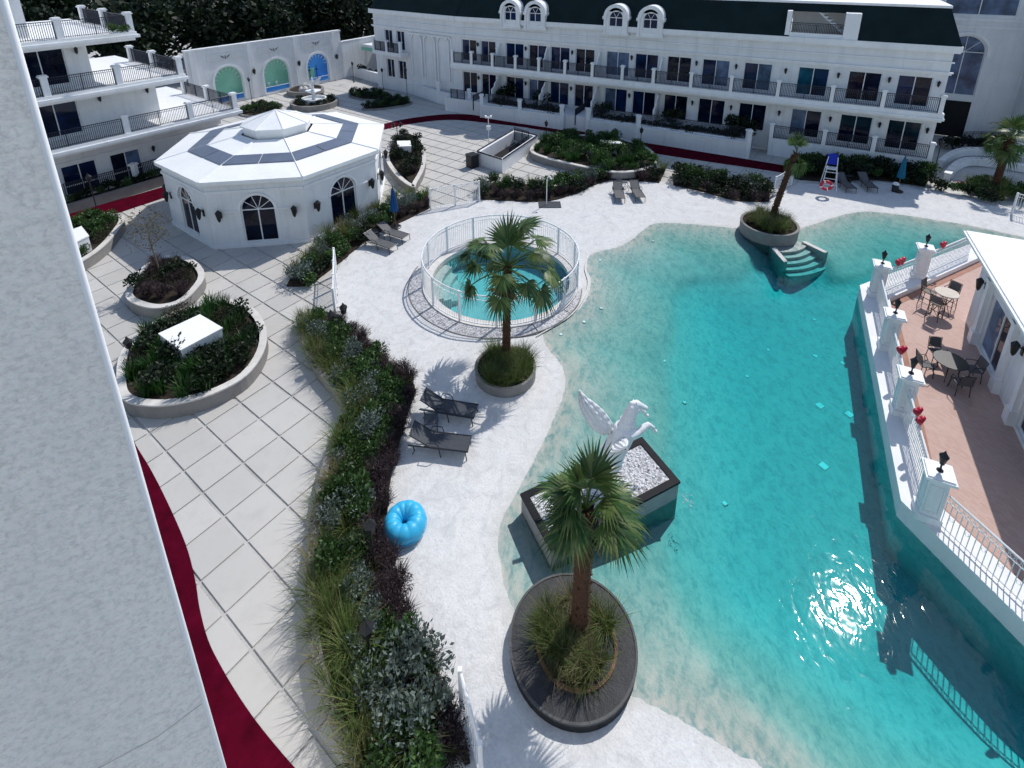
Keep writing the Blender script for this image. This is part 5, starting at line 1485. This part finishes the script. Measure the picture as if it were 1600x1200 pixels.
for k in range(4):
    a = k*PI/2+.5; MB().tube([(.3*math.cos(a), .3*math.sin(a), 1.02), (.1*math.cos(a), .1*math.sin(a), .55), (.3*math.cos(a), .3*math.sin(a), 0)], .018, 5).build('leg', 'frame_brown', tb)
patio_chair('tall bar chair on the left of the high beige table', 18.0, 19.95, TZ, R(-60), True, 'bar chairs round the high beige table')
patio_chair('tall bar chair on the right of the high beige table', 19.1, 20.65, TZ, R(120), True, 'bar chairs round the high beige table')
patio_chair('tall bar chair behind the high beige table', 18.25, 20.8, TZ, R(210), True, 'bar chairs round the high beige table')
tx, ty = 16.0, 16.55
tb = thing('round_table', 'round dark glass table in the shade edge on the terrace', 'table', (tx, ty, TZ))
b = MB(); b.lathe([(.001, .70), (.52, .70), (.54, .715), (.52, .73), (.001, .73)], 30); b.build('table_top', 'frame_dark', tb)
for k in range(4):
    a = k*PI/2+.8; MB().tube([(.38*math.cos(a), .38*math.sin(a), .7), (.3*math.cos(a), .3*math.sin(a), .3), (.4*math.cos(a), .4*math.sin(a), 0)], .02, 5).build('leg', 'frame_dark', tb)
for k, (a, lab) in enumerate(((170, 'dark patio chair on the pool side of the round table'), (80, 'dark patio chair behind the round table in the sun'), (-10, 'dark patio chair on the wall side of the round table'), (-100, 'dark patio chair on the near side of the round table'))):
    a = R(a); patio_chair(lab, tx+.78*math.cos(a), ty+.78*math.sin(a), TZ, a+PI/2, False, 'patio chairs round the dark table', 'frame_dark')

# ------------------------------------------------------------------ loungers, umbrellas, garden lamps
def lounger_parts(t, mat='fabric', fr='frame_dark'):
    L_, w, h = 1.98, .31, .36
    sb = .72                                                    # where the backrest hinges, from the head end
    a = R(32)
    hx, hz = sb-sb*math.cos(a), h+sb*math.sin(a)
    MB().add([(sb, -w+.03, h), (L_, -w+.03, h), (L_, w-.03, h), (sb, w-.03, h), (sb, -w+.03, h-.02), (L_, -w+.03, h-.02), (L_, w-.03, h-.02), (sb, w-.03, h-.02)],
             [(0, 1, 2, 3), (7, 6, 5, 4), (0, 4, 5, 1), (2, 6, 7, 3), (1, 5, 6, 2), (3, 7, 4, 0)]).build('seat', mat, t)
    MB().add([(sb-.02, -w+.03, h+.01), (hx, -w+.03, hz), (hx, w-.03, hz), (sb-.02, w-.03, h+.01), (sb, -w+.03, h-.012), (hx+.012, -w+.03, hz-.02), (hx+.012, w-.03, hz-.02), (sb, w-.03, h-.012)],
             [(3, 2, 1, 0), (4, 5, 6, 7), (0, 1, 5, 4), (2, 3, 7, 6), (1, 2, 6, 5), (3, 0, 4, 7)]).build('backrest', mat, t)
    f = MB()
    for s_ in (-1, 1): f.bar((.05, s_*w, h-.01), (L_+.01, s_*w, h-.01), .02, 6); f.bar((sb, s_*(w-.02), h), (hx, s_*(w-.02), hz), .017, 6)
    f.bar((L_, -w, h-.01), (L_, w, h-.01), .02, 6); f.bar((hx, -w, hz), (hx, w, hz), .017, 6); f.bar((sb*.4, 0, h), (hx+.2, 0, hz-.12), .012, 4)
    f.build('frame', fr, t)
    for x in (.22, 1.05, L_-.08):
        for s_ in (-1, 1): MB().tube([(x, s_*w, h-.02), (x+.03, s_*w, .15), (x-.04 if x < 1 else x+.05, s_*(w+.01), 0)], .019, 5).build('leg', fr, t)
    for s_ in (-1, 1): MB().tube([(sb-.1, s_*w, h), (sb-.02, s_*(w+.02), h+.2), (sb+.28, s_*(w+.02), h+.2), (sb+.36, s_*w, h)], .016, 5).build('armrest', fr, t)
first = {}
def lounger(head, foot, label, group, mat='fabric', z=.03):
    h, f = Vector(head), Vector(foot); rz = math.atan2(f.y-h.y, f.x-h.x)
    if mat not in first:
        t = thing('sun_lounger', label, 'sun lounger', (h.x, h.y, z), rz, group); lounger_parts(t, mat); first[mat] = t
    else: copy_tree(first[mat], (h.x, h.y, z), rz, label, group=group)
def side_table(p, rz, label, mat='fabric'):
    t = thing('side_table', label, 'table', (p[0], p[1], .03), rz, 'side tables between loungers')
    MB().box(-.23, .23, -.23, .23, .38, .41).build('table_top', mat, t, bevel=.01)
    for sx in (-1, 1):
        for sy in (-1, 1): MB().bar((sx*.2, sy*.2, .38), (sx*.22, sy*.22, 0), .016, 5).build('leg', 'frame_dark', t)
    MB().tube([(-.21, -.21, .12), (.21, -.21, .12), (.21, .21, .12), (-.21, .21, .12)], .012, 4, closed=True).build('stretcher', 'frame_dark', t)
def lg(hx, hy, fx, fy, lab, grp, mat='fabric'):
    h, f = Vector((hx, hy)), Vector((fx, fy)); c = (h+f)/2; d = (f-h).normalized(); lounger(c-d*.99, c+d*.99, lab, grp, mat)
lg(-3.15, 15.3, -1.32, 14.92, 'dark grey sun lounger by the hedge nearer the grassy round planter', 'pair of loungers by the long hedge')
lg(-3.32, 13.87, -1.42, 13.6, 'dark grey sun lounger by the hedge nearer the turquoise beanbag', 'pair of loungers by the long hedge')
side_table((-2.75, 14.55), .1, 'small grey side table between the two loungers by hedge')
q = [(-8.11, 27.06), (-6.20, 25.95), (-7.57, 28.09), (-5.79, 27.05)]
lg(*q[0], *q[1], 'grey sun lounger below the pavilion, nearer of that pair', 'pair of loungers below the pavilion', 'fabric_l')
lg(*q[2], *q[3], 'grey sun lounger below the pavilion, next to the blue umbrella', 'pair of loungers below the pavilion', 'fabric_l')
side_table(((q[0][0]+q[2][0])/2+.1, (q[0][1]+q[2][1])/2+.05), .3, 'low side table between the loungers below the pavilion')
q = [(7.01, 34.28), (6.79, 31.49), (8.05, 34.49), (8.17, 31.57)]
lg(*q[0], *q[1], 'grey lounger at the wavy hedge, left of that pair', 'pair of loungers at the wavy hedge', 'fabric_l')
lg(*q[2], *q[3], 'grey lounger at the wavy hedge, right of that pair', 'pair of loungers at the wavy hedge', 'fabric_l')
side_table(((q[0][0]+q[2][0])/2, (q[0][1]+q[2][1])/2), .2, 'low side table between the loungers at wavy hedge')
q = [(22.48, 35.35), (22.29, 33.20), (24.04, 35.45), (23.70, 33.19)]
lg(*q[0], *q[1], 'grey lounger beside the red lifebuoy at the far beach', 'pair of loungers at the far beach', 'fabric_l')
lg(*q[2], *q[3], 'grey lounger nearer the teal umbrella at the far beach', 'pair of loungers at the far beach', 'fabric_l')
side_table(((q[0][0]+q[2][0])/2, (q[0][1]+q[2][1])/2), .2, 'low side table between loungers at the far beach')

def umbrella(p, label, mat, h=2.55):
    t = thing('closed_umbrella', label, 'umbrella', (p[0], p[1], .03))
    b = MB(); b.lathe([(.001, 0), (.33, 0), (.33, .06), (.28, .09), (.06, .11), (.05, .3), (.001, .3)], 20); b.build('base', 'frame_dark', t)
    MB().bar((0, 0, .1), (0, 0, h), .024, 8).build('pole', 'wood', t)
    b = MB(); n = 32; V = []; prof = [(.02, h-.02), (.07, h-.15), (.13, h-.6), (.17, h-1.1), (.2, h-1.45), (.14, h-1.52)]
    for r_, z in prof:
        for k in range(n):
            a = 2*PI*k/n; rr = r_*(1+.28*math.cos(8*a+z*1.2)); V.append((rr*math.cos(a), rr*math.sin(a), z+.04*math.cos(8*a)))
    F = [(i*n+k, i*n+(k+1) % n, (i+1)*n+(k+1) % n, (i+1)*n+k) for i in range(len(prof)-1) for k in range(n)]
    b.add(V, F); b.build('canopy', mat, t, True)
    b = MB(); b.lathe([(.16, h-.95), (.175, h-.95), (.175, h-.9), (.16, h-.9)], 16, cap=False); b.build('tie_strap', mat, t)
    MB().lathe([(.03, h), (.035, h+.04), (.001, h+.09)], 8).build('finial', 'frame_dark', t)
umbrella((-6.79, 28.80), 'closed blue umbrella with round base below the pavilion', 'blue')
umbrella((25.50, 33.53), 'closed teal umbrella on the far beach', 'teal', 2.5)
bn = thing('litter_bin', 'small dark bin with white top near the teal umbrella', 'bin', (*(25.29, 33.53), .03))
MB().lathe([(.17, 0), (.2, .5), (.21, .52)], 14).build('body', 'frame_dark', bn); MB().lathe([(.2, .52), (.2, .56), (.12, .66), (.001, .7)], 14).build('lid', 'white', bn)

# turquoise beanbag
t = thing('beanbag', 'puffy turquoise ring shaped beanbag on the white beach', 'beanbag', (-3.0, 11.12, .03))
b = MB(); nu, nv = 72, 22; V = []; lob = 11
for i in range(nu):
    a = 2*PI*i/nu
    cr = abs(math.sin(a*lob/2))**.55
    for j in range(nv):
        p_ = 2*PI*j/nv
        up_ = max(0, math.sin(p_)); inn_ = max(0, -math.cos(p_))
        R0, r_ = .335, .255
        k_ = 1-(1-cr)*(.03+.16*inn_*up_+.05*up_)
        V.append(((R0+r_*k_*math.cos(p_))*math.cos(a)*1.0, (R0+r_*k_*math.cos(p_))*math.sin(a), .25+r_*k_*math.sin(p_)*(1.12 if p_ < PI else .92)+.02*math.sin(a+1)))
F = [(i*nv+j, ((i+1) % nu)*nv+j, ((i+1) % nu)*nv+(j+1) % nv, i*nv+(j+1) % nv) for i in range(nu) for j in range(nv)]
b.add(V, F); b.build('cover', 'turq', t, True)
b = MB(); b.tube([(.597*math.cos(a), .597*math.sin(a), .19) for a in np.linspace(0, 2*PI, 49)[:-1]], .012, 4, closed=True); b.build('seam', 'turq', t, True)
MB().lathe([(.001, .16), (.08, .165), (.09, .15), (.001, .12)], 12).build('centre_button', 'turq', t)

# garden lanterns
lamp0 = [None]
def garden_lamp(p, label, h=2.0, z=0, double=False):
    t = thing('garden_lamp', label, 'lamp', (p[0], p[1], z), rp_.uniform(0, 1), 'black garden lanterns')
    MB().lathe([(.11, 0), (.1, .06), (.05, .1), (.03, .14), (.028, h-.35), (.05, h-.3)], 8).build('pole', 'black', t)
    def head(x):
        b = MB(); b.lathe([(.03, h-.36), (.1, h-.3), (.15, h-.05), (.17, h-.04), (.06, h+.08), (.02, h+.16), (.001, h+.2)], 6, (x, 0, 0)); b.build('lantern', 'black', t)
    if double:
        MB().tube([(-.28, 0, h-.32), (0, 0, h-.5), (.28, 0, h-.32)], .018, 5).build('arm', 'black', t); head(-.28); head(.28)
    else: head(0)
for p, lab, h, z, db in (((-6.83, 18.25), 'black garden lantern at the top of the long hedge', 2.05, 0, True), ((-3.55, 9.9), 'black garden lantern in the long hedge by the beanbag', 1.9, 0, False), ((-3.2, 8.0), 'black garden lantern in the long hedge near the sage shrub', 1.3, .1, False),
                         ((-13.95, 16.64), 'black lantern at left rim of the large oval planter', 1.5, .45, False), ((-9.15, 41.90), 'black twin lantern behind the teardrop planter', 1.9, .4, True), ((2.73, 42.05), 'black lantern at left end of the half oval planter', 2.0, .3, False),
                         ((9.90, 40.19), 'black lantern at right end of the half oval planter', 2.0, .3, False), ((5.46, 36.81), 'black lantern in front of the half oval planter', 1.7, 0, False), ((-27.64, 56.99), 'black lantern near the first green arch', 2.6, 0, False),
                         ((-19.37, 66.48), 'black lantern near the blue arch', 2.4, 0, False), ((-11.05, 56.75), 'tall black lantern at the tip of the lawn bed', 3.6, 0, False), ((-23.89, 28.85), 'black lantern in the curved planter by the shaded wall', 2.9, .4, False), ((28.88, 35.09), 'black lantern at the wing corner near the driveway', 3.0, 0, False), ((-14.88, 62.48), 'black lantern before the planter wall at far end', 2.4, 0, False)):
    garden_lamp(p, lab, h, z, db)
# white camera pole and beach shower
t = thing('camera_pole', 'thin white pole with cameras on the rear plaza', 'pole', (*(-1.84, 41.40), 0))
MB().bar((0, 0, 0), (0, 0, 2.9), .035, 8).build('pole', 'white', t); MB().box(-.25, .25, -.05, .05, 2.85, 2.95).build('bracket', 'white', t)
for s_ in (-1, 1): MB().box(s_*.2-.07, s_*.2+.07, -.2, .06, 2.95, 3.06).build('camera', 'white', t)
MB().box(-.16, .16, -.1, .1, 1.9, 2.2).build('control_box', 'white', t)
t = thing('beach_shower', 'slim white shower post with curved head on the beach', 'shower', (*(2.16, 31.70), .03))
MB().tube([(0, 0, 0), (0, 0, 1.75), (.05, 0, 1.88), (.16, 0, 1.92), (.24, 0, 1.86)], .03, 8).build('pipe', 'white', t); MB().lathe([(.03, 1.86), (.09, 1.8), (.09, 1.78)], 10, (.25, 0, 0)).build('shower_head', 'white', t)
MB().box(-.5, .9, -.45, .45, 0, .04).build('drain_tray', 'fabric', t)

# white boxes standing in the planters
def box_thing(pts, z0, z1, label):
    cx, cy = sum(p[0] for p in pts)/4, sum(p[1] for p in pts)/4; lo = [(x-cx, y-cy) for x, y in pts]
    t = thing('service_box', label, 'box', (cx, cy, z0), 0, 'white service boxes in the planters')
    MB().prism(inset(lo, .03), 0, z1-z0-.06).build('body', 'white', t); MB().prism(lo, z1-z0-.06, z1-z0).build('lid', 'roof_white', t)
box_thing([(-13.65, 17.79), (-12.67, 18.97), (-11.32, 18.12), (-12.25, 16.85)], .45, 1.35, 'largest white service box in the large oval planter')
box_thing([(-8.90, 40.39), (-7.87, 40.45), (-7.56, 39.19), (-8.54, 39.06)], .45, 1.35, 'white service box in the teardrop planter')
box_thing([(6.82, 40.43), (8.33, 40.04), (8.43, 39.52), (6.84, 39.91)], .45, 1.35, 'long white service box in the half oval planter')
box_thing([(-23.49, 25.90), (-23.10, 26.61), (-21.92, 25.55), (-22.19, 24.63)], .45, 1.35, 'white service box half hidden by the shaded wall')

# sunken stair enclosure with dark rails
q = [(-2.64, 38.84), (-.7, 37.09), (2.08, 42.54), (.16, 44.08)]
t = thing('stair_enclosure', 'low white walled stair well with dark handrail on rear plaza', 'enclosure', (0, 0, 0))
MB().ring(q, inset(q, .22), 0, 1.0).build('wall', 'white', t)
MB().prism(inset(q, .2), 0, .02).build('landing', 'interior', t)
for k in range(4):
    a_, c_ = Vector(q[k]).lerp(Vector(q[(k+1) % 4]), .02), Vector(q[k]).lerp(Vector(q[(k+1) % 4]), .98)
    MB().bar((*a_, 1.04), (*c_, 1.04), .06, 4).build('rail', 'rail', t)
railing(t, (1.35, 42.0), (.2, 43.2), .4, 1.5); railing(t, (-.2, 39.2), (1.2, 41.8), .3, 1.2)
t = thing('litter_bin', 'square dark bin beside the white stair enclosure', 'bin', (-2.95, 38.3, 0), .7)
MB().box(-.35, .35, -.35, .35, 0, .95).build('body', 'black', t, bevel=.03); MB().box(-.38, .38, -.38, .38, .95, 1.02).build('lid', 'black', t)

# white fences and gates at the beach edge
def white_fence(p0, p1, label, h=1.3):
    t = thing('white_fence', label, 'fence', (p0[0], p0[1], .02), 0, 'white fence panels at beach entrances')
    d = Vector(p1)-Vector(p0); L_ = d.length; u = d/L_
    
    for z_, r_, nm in ((h, .03, 'top_rail'), (h-.2, .016, 'middle_rail'), (.1, .02, 'bottom_rail')): MB().bar((0, 0, z_), (d.x, d.y, z_), r_, 6).build(nm, 'white', t)
    b = MB(); n = int(L_/.12)
    for k in range(1, n): q = u*(L_*k/n); b.bar((q.x, q.y, .08), (q.x, q.y, h-.02), .012, 4)
    tag(b.build('balusters', 'white', t), kind='stuff')
    m_ = max(1, round(L_/1.3))
    for k in range(m_+1): q = u*(L_*k/m_); MB().box(q.x-.045, q.x+.045, q.y-.045, q.y+.045, 0, h+.06).build('post', 'white', t)
white_fence((-8.75, 23.9), (-7.75, 20.5), 'white gate panel seen edge on beside the pavilion hedge', 1.45)
white_fence((-5.05, 31.1), (-2.1, 32.25), 'white gate panels across the beach entrance behind the round pool', 1.4)
white_fence((-1.11, 7.29), (-0.64, 6.17), 'white fence panel at the bottom end of the long hedge', 1.25)
white_fence((17.04, 33.00), (19.00, 34.64), 'short white gate near the leaning palm', 1.3)
white_fence((30.14, 30.13), (31.24, 28.82), 'white fence at the right edge beyond the beach', 1.4)
b = MB()
for k in range(4):
    p0_ = Vector((-1.38, 7.06))+Vector((.02*k, -.42*k)); b.box(p0_.x-.55, p0_.x+.28, p0_.y-.14, p0_.y+.14, 0, .06)
st = thing('stepping_slabs', 'pale stepping slabs behind the fence at the hedge end', 'paving', (0, 0, 0))
for k in range(4):
    p0_ = Vector((-1.32, 6.96))+Vector((.03*k, -.36*k)); MB().box(-.45, .3, -.12, .12, 0, .16).build('slab', 'coping', st, loc=(p0_.x, p0_.y, 0), rz=.75)

# lifeguard stand with blue seat and red lifebuoy
t = thing('lifeguard_stand', 'white metal lifeguard stand with blue seat and red lifebuoy', 'lifeguard stand', (*(21.28, 34.19), .03), R(-25))
for sx in (-1, 1):
    MB().bar((sx*.45, -.5, 0), (sx*.28, .05, 1.55), .03, 6).build('leg', 'white', t); MB().bar((sx*.45, .6, 0), (sx*.28, .3, 2.1), .03, 6).build('leg', 'white', t)
for z_, y_ in ((.35, -.38), (.75, -.24), (1.15, -.1)): MB().bar((-.4, y_, z_), (.4, y_, z_), .025, 6).build('rung', 'white', t)
MB().box(-.32, .32, .0, .5, 1.3, 1.36).build('seat', 'white', t)
MB().add([(-.36, .42, 1.55), (.36, .42, 1.55), (.3, .5, 2.2), (0, .52, 2.32), (-.3, .5, 2.2), (-.36, .38, 1.55), (.36, .38, 1.55), (.3, .46, 2.2), (0, .48, 2.32), (-.3, .46, 2.2)], [(4, 3, 2, 1, 0), (5, 6, 7, 8, 9), (0, 1, 6, 5), (2, 3, 8, 7), (3, 4, 9, 8), (1, 2, 7, 6), (4, 0, 5, 9)]).build('backrest', 'royal', t)
lb_ = thing('lifebuoy', 'red lifebuoy ring hanging on the lifeguard stand', 'lifebuoy', (*(20.34, 32.92), .78), R(-25))
b = MB(); b.tube([(.3*math.cos(a), -.05+.1*math.sin(a)*-1, .3*math.sin(a)) for a in np.linspace(0, 2*PI, 25)[:-1]], .1, 10, closed=True); b.build('ring', 'red', lb_, True)
for k in range(4):
    a = k*PI/2+.4; MB().tube([(.3*math.cos(a+d), -.05-.1*math.sin(a+d), .3*math.sin(a+d)) for d in (-.12, 0, .12)], .104, 10).build('band', 'white', lb_, True)

# ------------------------------------------------------------------ winged horse on its plinth
PLx = Vector((-.896, -.443)); PSx = Vector((.443, -.896)); c1 = Vector((4.09, 13.63))
pz = .62
pt = thing('statue_plinth', 'grey plinth with black rim and white pebbles standing in the pool', 'plinth', (c1.x, c1.y, 0), math.atan2(PLx.y, PLx.x))
LP, WP = 4.35, 1.75                                              # local x along the plinth, local y towards the camera
rect = [(0, 0), (LP, 0), (LP, WP), (0, WP)]
MB().prism(inset(rect, .03), -1.5, pz-.08).build('body', 'plinth_grey', pt)
MB().ring(rect, inset(rect, .2), pz-.08, pz).build('rim', 'black_stone', pt)
MB().prism(inset(rect, .19), pz-.1, pz-.035).build('pebble_bed', 'pebbles_white', pt)
rg = random.Random(6); b = MB()
for k in range(420):
    x, y = rg.uniform(.24, LP-.24), rg.uniform(.24, WP-.24); r_ = rg.uniform(.018, .045)
    b.lathe([(.001, -.5*r_), (r_, 0), (.6*r_, .55*r_), (.001, .7*r_)], 5, (x, y, pz-.03), mi=0 if rg.random() < .85 else 1)
tag(b.build('pebbles', ['statue', 'stone'], pt), kind='stuff')
hp = c1+PLx*1.75+PSx*.72
hs = thing('winged_horse_statue', 'white rearing winged horse statue on the pebble plinth', 'statue', (hp.x, hp.y, pz-.03), math.atan2(.44, .90))
b = MB()
def limb(pts): b.tube([p[:3] for p in pts], [p[3] for p in pts], 10)
limb([(-.18, 0, .78, .15), (-.06, 0, .88, .36), (.12, 0, 1.12, .35), (.30, 0, 1.40, .345), (.44, 0, 1.66, .33), (.50, 0, 1.88, .27), (.56, 0, 2.10, .205), (.64, 0, 2.30, .155), (.72, 0, 2.42, .115), (.78, 0, 2.44, .05)])
limb([(.66, 0, 2.42, .09), (.76, 0, 2.40, .125), (.88, 0, 2.30, .105), (1.02, 0, 2.18, .082), (1.12, 0, 2.10, .078), (1.17, 0, 2.06, .05)])
for s_ in (-1, 1):
    limb([(.70, s_*.06, 2.46, .035), (.70, s_*.075, 2.58, .012)])
    limb([(.02, s_*.15, .86, .21), (.16, s_*.19, .66, .155), (.06, s_*.19, .5, .095), (-.12, s_*.18, .38, .072), (-.06, s_*.18, .2, .052), (.0, s_*.18, .08, .055), (.05, s_*.18, .0, .07)])
limb([(.45, .16, 1.62, .18), (.74, .19, 1.76, .12), (1.06, .19, 1.96, .085), (1.24, .18, 1.74, .062), (1.32, .18, 1.58, .052), (1.40, .18, 1.52, .066)])
limb([(.45, -.16, 1.56, .18), (.74, -.19, 1.56, .12), (1.10, -.19, 1.68, .085), (1.30, -.18, 1.46, .062), (1.37, -.18, 1.30, .052), (1.44, -.18, 1.24, .066)])
limb([(-.14, 0, .88, .09), (-.34, 0, .82, .10), (-.48, .02, .58, .11), (-.50, .03, .3, .085), (-.56, .04, .1, .04)])
for k in range(9):                                              # mane
    t_ = k/8; x, z = .40+.30*t_**1.2, 1.80+.66*t_
    limb([(x, 0, z, .06), (x-.12, (-1)**k*.04, z+.02, .055), (x-.2, (-1)**k*.06, z-.1, .025)])
o = b.build('body', 'statue', hs, True)
rm = o.modifiers.new('remesh', 'REMESH'); rm.mode = 'VOXEL'; rm.voxel_size = .028; rm.use_smooth_shade = True
sm = o.modifiers.new('smooth', 'SMOOTH'); sm.factor = .5; sm.iterations = 4
def wing(side, w_len=1.75):
    """raised wing: one solid tapering blade with feather ridges down its length"""
    w = MB(); root = Vector((.22, side*.17, 1.58))
    ax = (Vector((-.62, .28, .95)) if side > 0 else Vector((-.30, -.62, .42))).normalized()
    if side < 0: w_len *= .62
    ch = (Vector((-.72, .10, -.62)) if side > 0 else Vector((-.8, .25, -.35))); ch = (ch-ax*ch.dot(ax)).normalized(); nrm = ax.cross(ch).normalized()
    nu, nv = 40, 25; V = []
    for face in (1, -1):
        for i in range(nu):
            t = i/(nu-1)
            lead = .16*math.sin(min(1, t*1.25)*PI)-.10*t
            wd = .16+.50*math.sin(PI*min(1, .12+t*.95))**.8*(1-.25*t) if t < .97 else .05
            for j in range(nv):
                v = j/(nv-1)
                th = .055*(1-t*.6)*math.sin(PI*min(1, .15+v*.85))+.008
                ridge = .034*math.cos((v*9+t*2.0)*2*PI/2)*(v > .15)+.02*math.cos((t*7-v*1.5)*2*PI)*(v < .45)
                bend = .12*t*t
                p_ = root+ax*(w_len*(t+.10*v*(1-t)))+ch*(-lead*.6+wd*v*(.98-.1*t))+nrm*(face*(th+ridge*.6)-bend+.05*math.sin(v*2.2))
                V.append(p_)
    F = []
    for f_ in (0, 1):
        o_ = f_*nu*nv
        for i in range(nu-1):
            for j in range(nv-1):
                q_ = (o_+i*nv+j, o_+(i+1)*nv+j, o_+(i+1)*nv+j+1, o_+i*nv+j+1); F.append(q_ if f_ == 0 else q_[::-1])
    n2 = nu*nv
    bd2 = [(i*nv) for i in range(nu)]+[(nu-1)*nv+j for j in range(1, nv)]+[(i*nv+nv-1) for i in range(nu-2, -1, -1)]+[j for j in range(nv-2, 0, -1)]
    for k in range(len(bd2)): a_, c_ = bd2[k], bd2[(k+1) % len(bd2)]; F.append((c_, a_, n2+a_, n2+c_))
    w.add(V, F); w.build('wing', 'statue', hs, True)
wing(1); wing(-1)
# thin jets of water at the plinth corner
b = MB()
for k in range(26):
    q0 = Vector((5.0+rg.uniform(-.12, .22), 11.95+rg.uniform(-.25, .15))); r_ = rg.uniform(.012, .03)
    b.lathe([(.001, -r_), (r_, 0), (.001, r_)], 5, (q0.x, q0.y, WL+rg.uniform(0, .25)))
tag(b.build('splash', 'statue'), kind='stuff')

# water edge steps below the far planter
st = thing('pool_steps', 'curved pale steps with side walls leading down into the pool', 'stairs', (0, 0, 0))
dx = Vector((.33, -.94)); ex = Vector((.94, .33))
base = Vector((15.05, 26.65))
for k in range(5):
    w_ = .95+.10*k; pts = []
    c_ = base+dx*(.30*k)
    for i in range(9):
        v = -1+2*i/8; p = c_+ex*(w_*v)+dx*(.30+.22*(1-v*v)); pts.append(tuple(p))
    MB().prism(pts+[tuple(c_+ex*w_-dx*.35), tuple(c_-ex*w_-dx*.35)], -1.5, -.07-.17*k).build('step', 'coping', st)
for s_ in (-1, 1):
    p = base+ex*(s_*1.03); q_ = base+ex*(s_*1.38)+dx*1.2; n_ = ex*.12
    b = MB(); P4 = [p-n_, p+n_, q_+n_, q_-n_]
    b.add([(*P4[0], -1.4), (*P4[1], -1.4), (*P4[2], -1.4), (*P4[3], -1.4), (*P4[0], .04), (*P4[1], .04), (*P4[2], -.06), (*P4[3], -.06)], [(4, 5, 6, 7), (0, 1, 5, 4), (1, 2, 6, 5), (2, 3, 7, 6), (3, 0, 4, 7)])
    b.build('side_wall', 'coping', st)

# ------------------------------------------------------------------ fountain on the far plaza
t = thing('fountain', 'small white tiered fountain with winged figure in a round bed', 'fountain', (-20.5, 55.6, 0))
MB().ring(circ(0, 0, 2.4, 32), circ(0, 0, 2.15, 32), 0, .55).build('outer_ring', 'stone', t)
MB().prism(circ(0, 0, 2.2, 32), 0, .42).build('bed', 'soil', t)
MB().ring(circ(0, 0, 1.25, 28), circ(0, 0, 1.1, 28), .4, .85).build('basin', 'white', t); MB().prism(circ(0, 0, 1.12, 24), .4, .6).build('basin_floor', 'pool_tile', t)
MB().lathe([(.35, .5), (.22, .7), (.16, 1.2), (.3, 1.35), (.75, 1.55), (.78, 1.62), (.3, 1.6), (.14, 1.75), (.1, 2.1)], 18).build('pedestal', 'white', t)
b = MB(); b.tube([(0, 0, 2.0), (0, 0, 2.5), (0, 0, 2.85)], [.12, .17, .1], 8); b.lathe([(.001, 2.8), (.11, 2.92), (.001, 3.06)], 10)
for s_ in (-1, 1):
    for k in range(4): b.add([(s_*.08, .05, 2.6), (s_*(1.1-.15*k), .15, 3.2-.28*k), (s_*(.8-.1*k), .2, 2.85-.22*k), (s_*.08, .1, 2.3)], [(0, 1, 2, 3)])
b.build('winged_figure', 'statue', t)
fill(circ(-20.5, 55.6, 2.1, 20), [('dark', 4), ('green', 2)], 0, .4, .6, 'ringing the fountain', .4)
for k in range(13):
    a = 2*PI*k/13; plant('dark', -20.5+1.7*math.cos(a), 55.6+1.7*math.sin(a), .35, .75, 'ringing the fountain')
t = thing('rock_fountain', 'low round stone planter with pale rocks by the blue arch', 'planter', (*(-23.26, 60.80), 0))
MB().ring(circ(0, 0, 2.0, 26), circ(0, 0, 1.75, 26), 0, .6).build('wall', 'stone', t); MB().prism(circ(0, 0, 1.8, 24), 0, .45).build('bed', 'soil', t)
for k in range(6):
    a = rg.uniform(0, 6); MB().lathe([(.001, 0), (.4, .1), (.35, .4), (.15, .6), (.001, .62)], 7, (1.0*math.cos(a), .9*math.sin(a), .4), sx=rg.uniform(.7, 1.3)).build('rock', 'coping', t)

# ------------------------------------------------------------------ driveway corner at the right
seg_wall('driveway_wall', 'curved white driveway wall behind the right palm', smooth_loop([(31.42, 37.79), (33.34, 39.33), (35.10, 40.28), (37.08, 40.26), (40.15, 39.54)], 3, False), .55, .3)
seg_wall('driveway_wall', 'lower white ramp wall between pink mat and driveway', smooth_loop([(30.13, 35.42), (32.17, 37.28), (33.88, 38.27), (35.22, 38.00), (37.42, 36.50)], 3, False), .5, .35)
fw_ = thing('black_fence', 'black metal fence on the driveway wall at right', 'fence', (0, 0, 0))
fp = smooth_loop([(35.62, 41.29), (37.90, 41.26), (41.15, 40.65)], 3, False)
for a_, c_ in zip(fp[:-1:2], fp[2::2]): railing(fw_, a_, c_, .5, 1.6)
MB().prism([(30.76, 35.19), (32.33, 35.06), (31.31, 33.68), (29.87, 33.80)], 0, .05).build('pink_mat', 'pink')
tag(C.objects[-1], 'faded pink mat at the foot of the driveway ramp', 'mat')
h7 = [(34.55, 41.90), (37.10, 41.87), (39.15, 41.85), (40.67, 41.23)]
for k in range(10):
    x, y = lerp_line(h7, (k+.5)/10); plant('dark', x, y, 0, 1.2, 'before the tall block at right')
# underwater lamps: pale round lenses on the pool floor
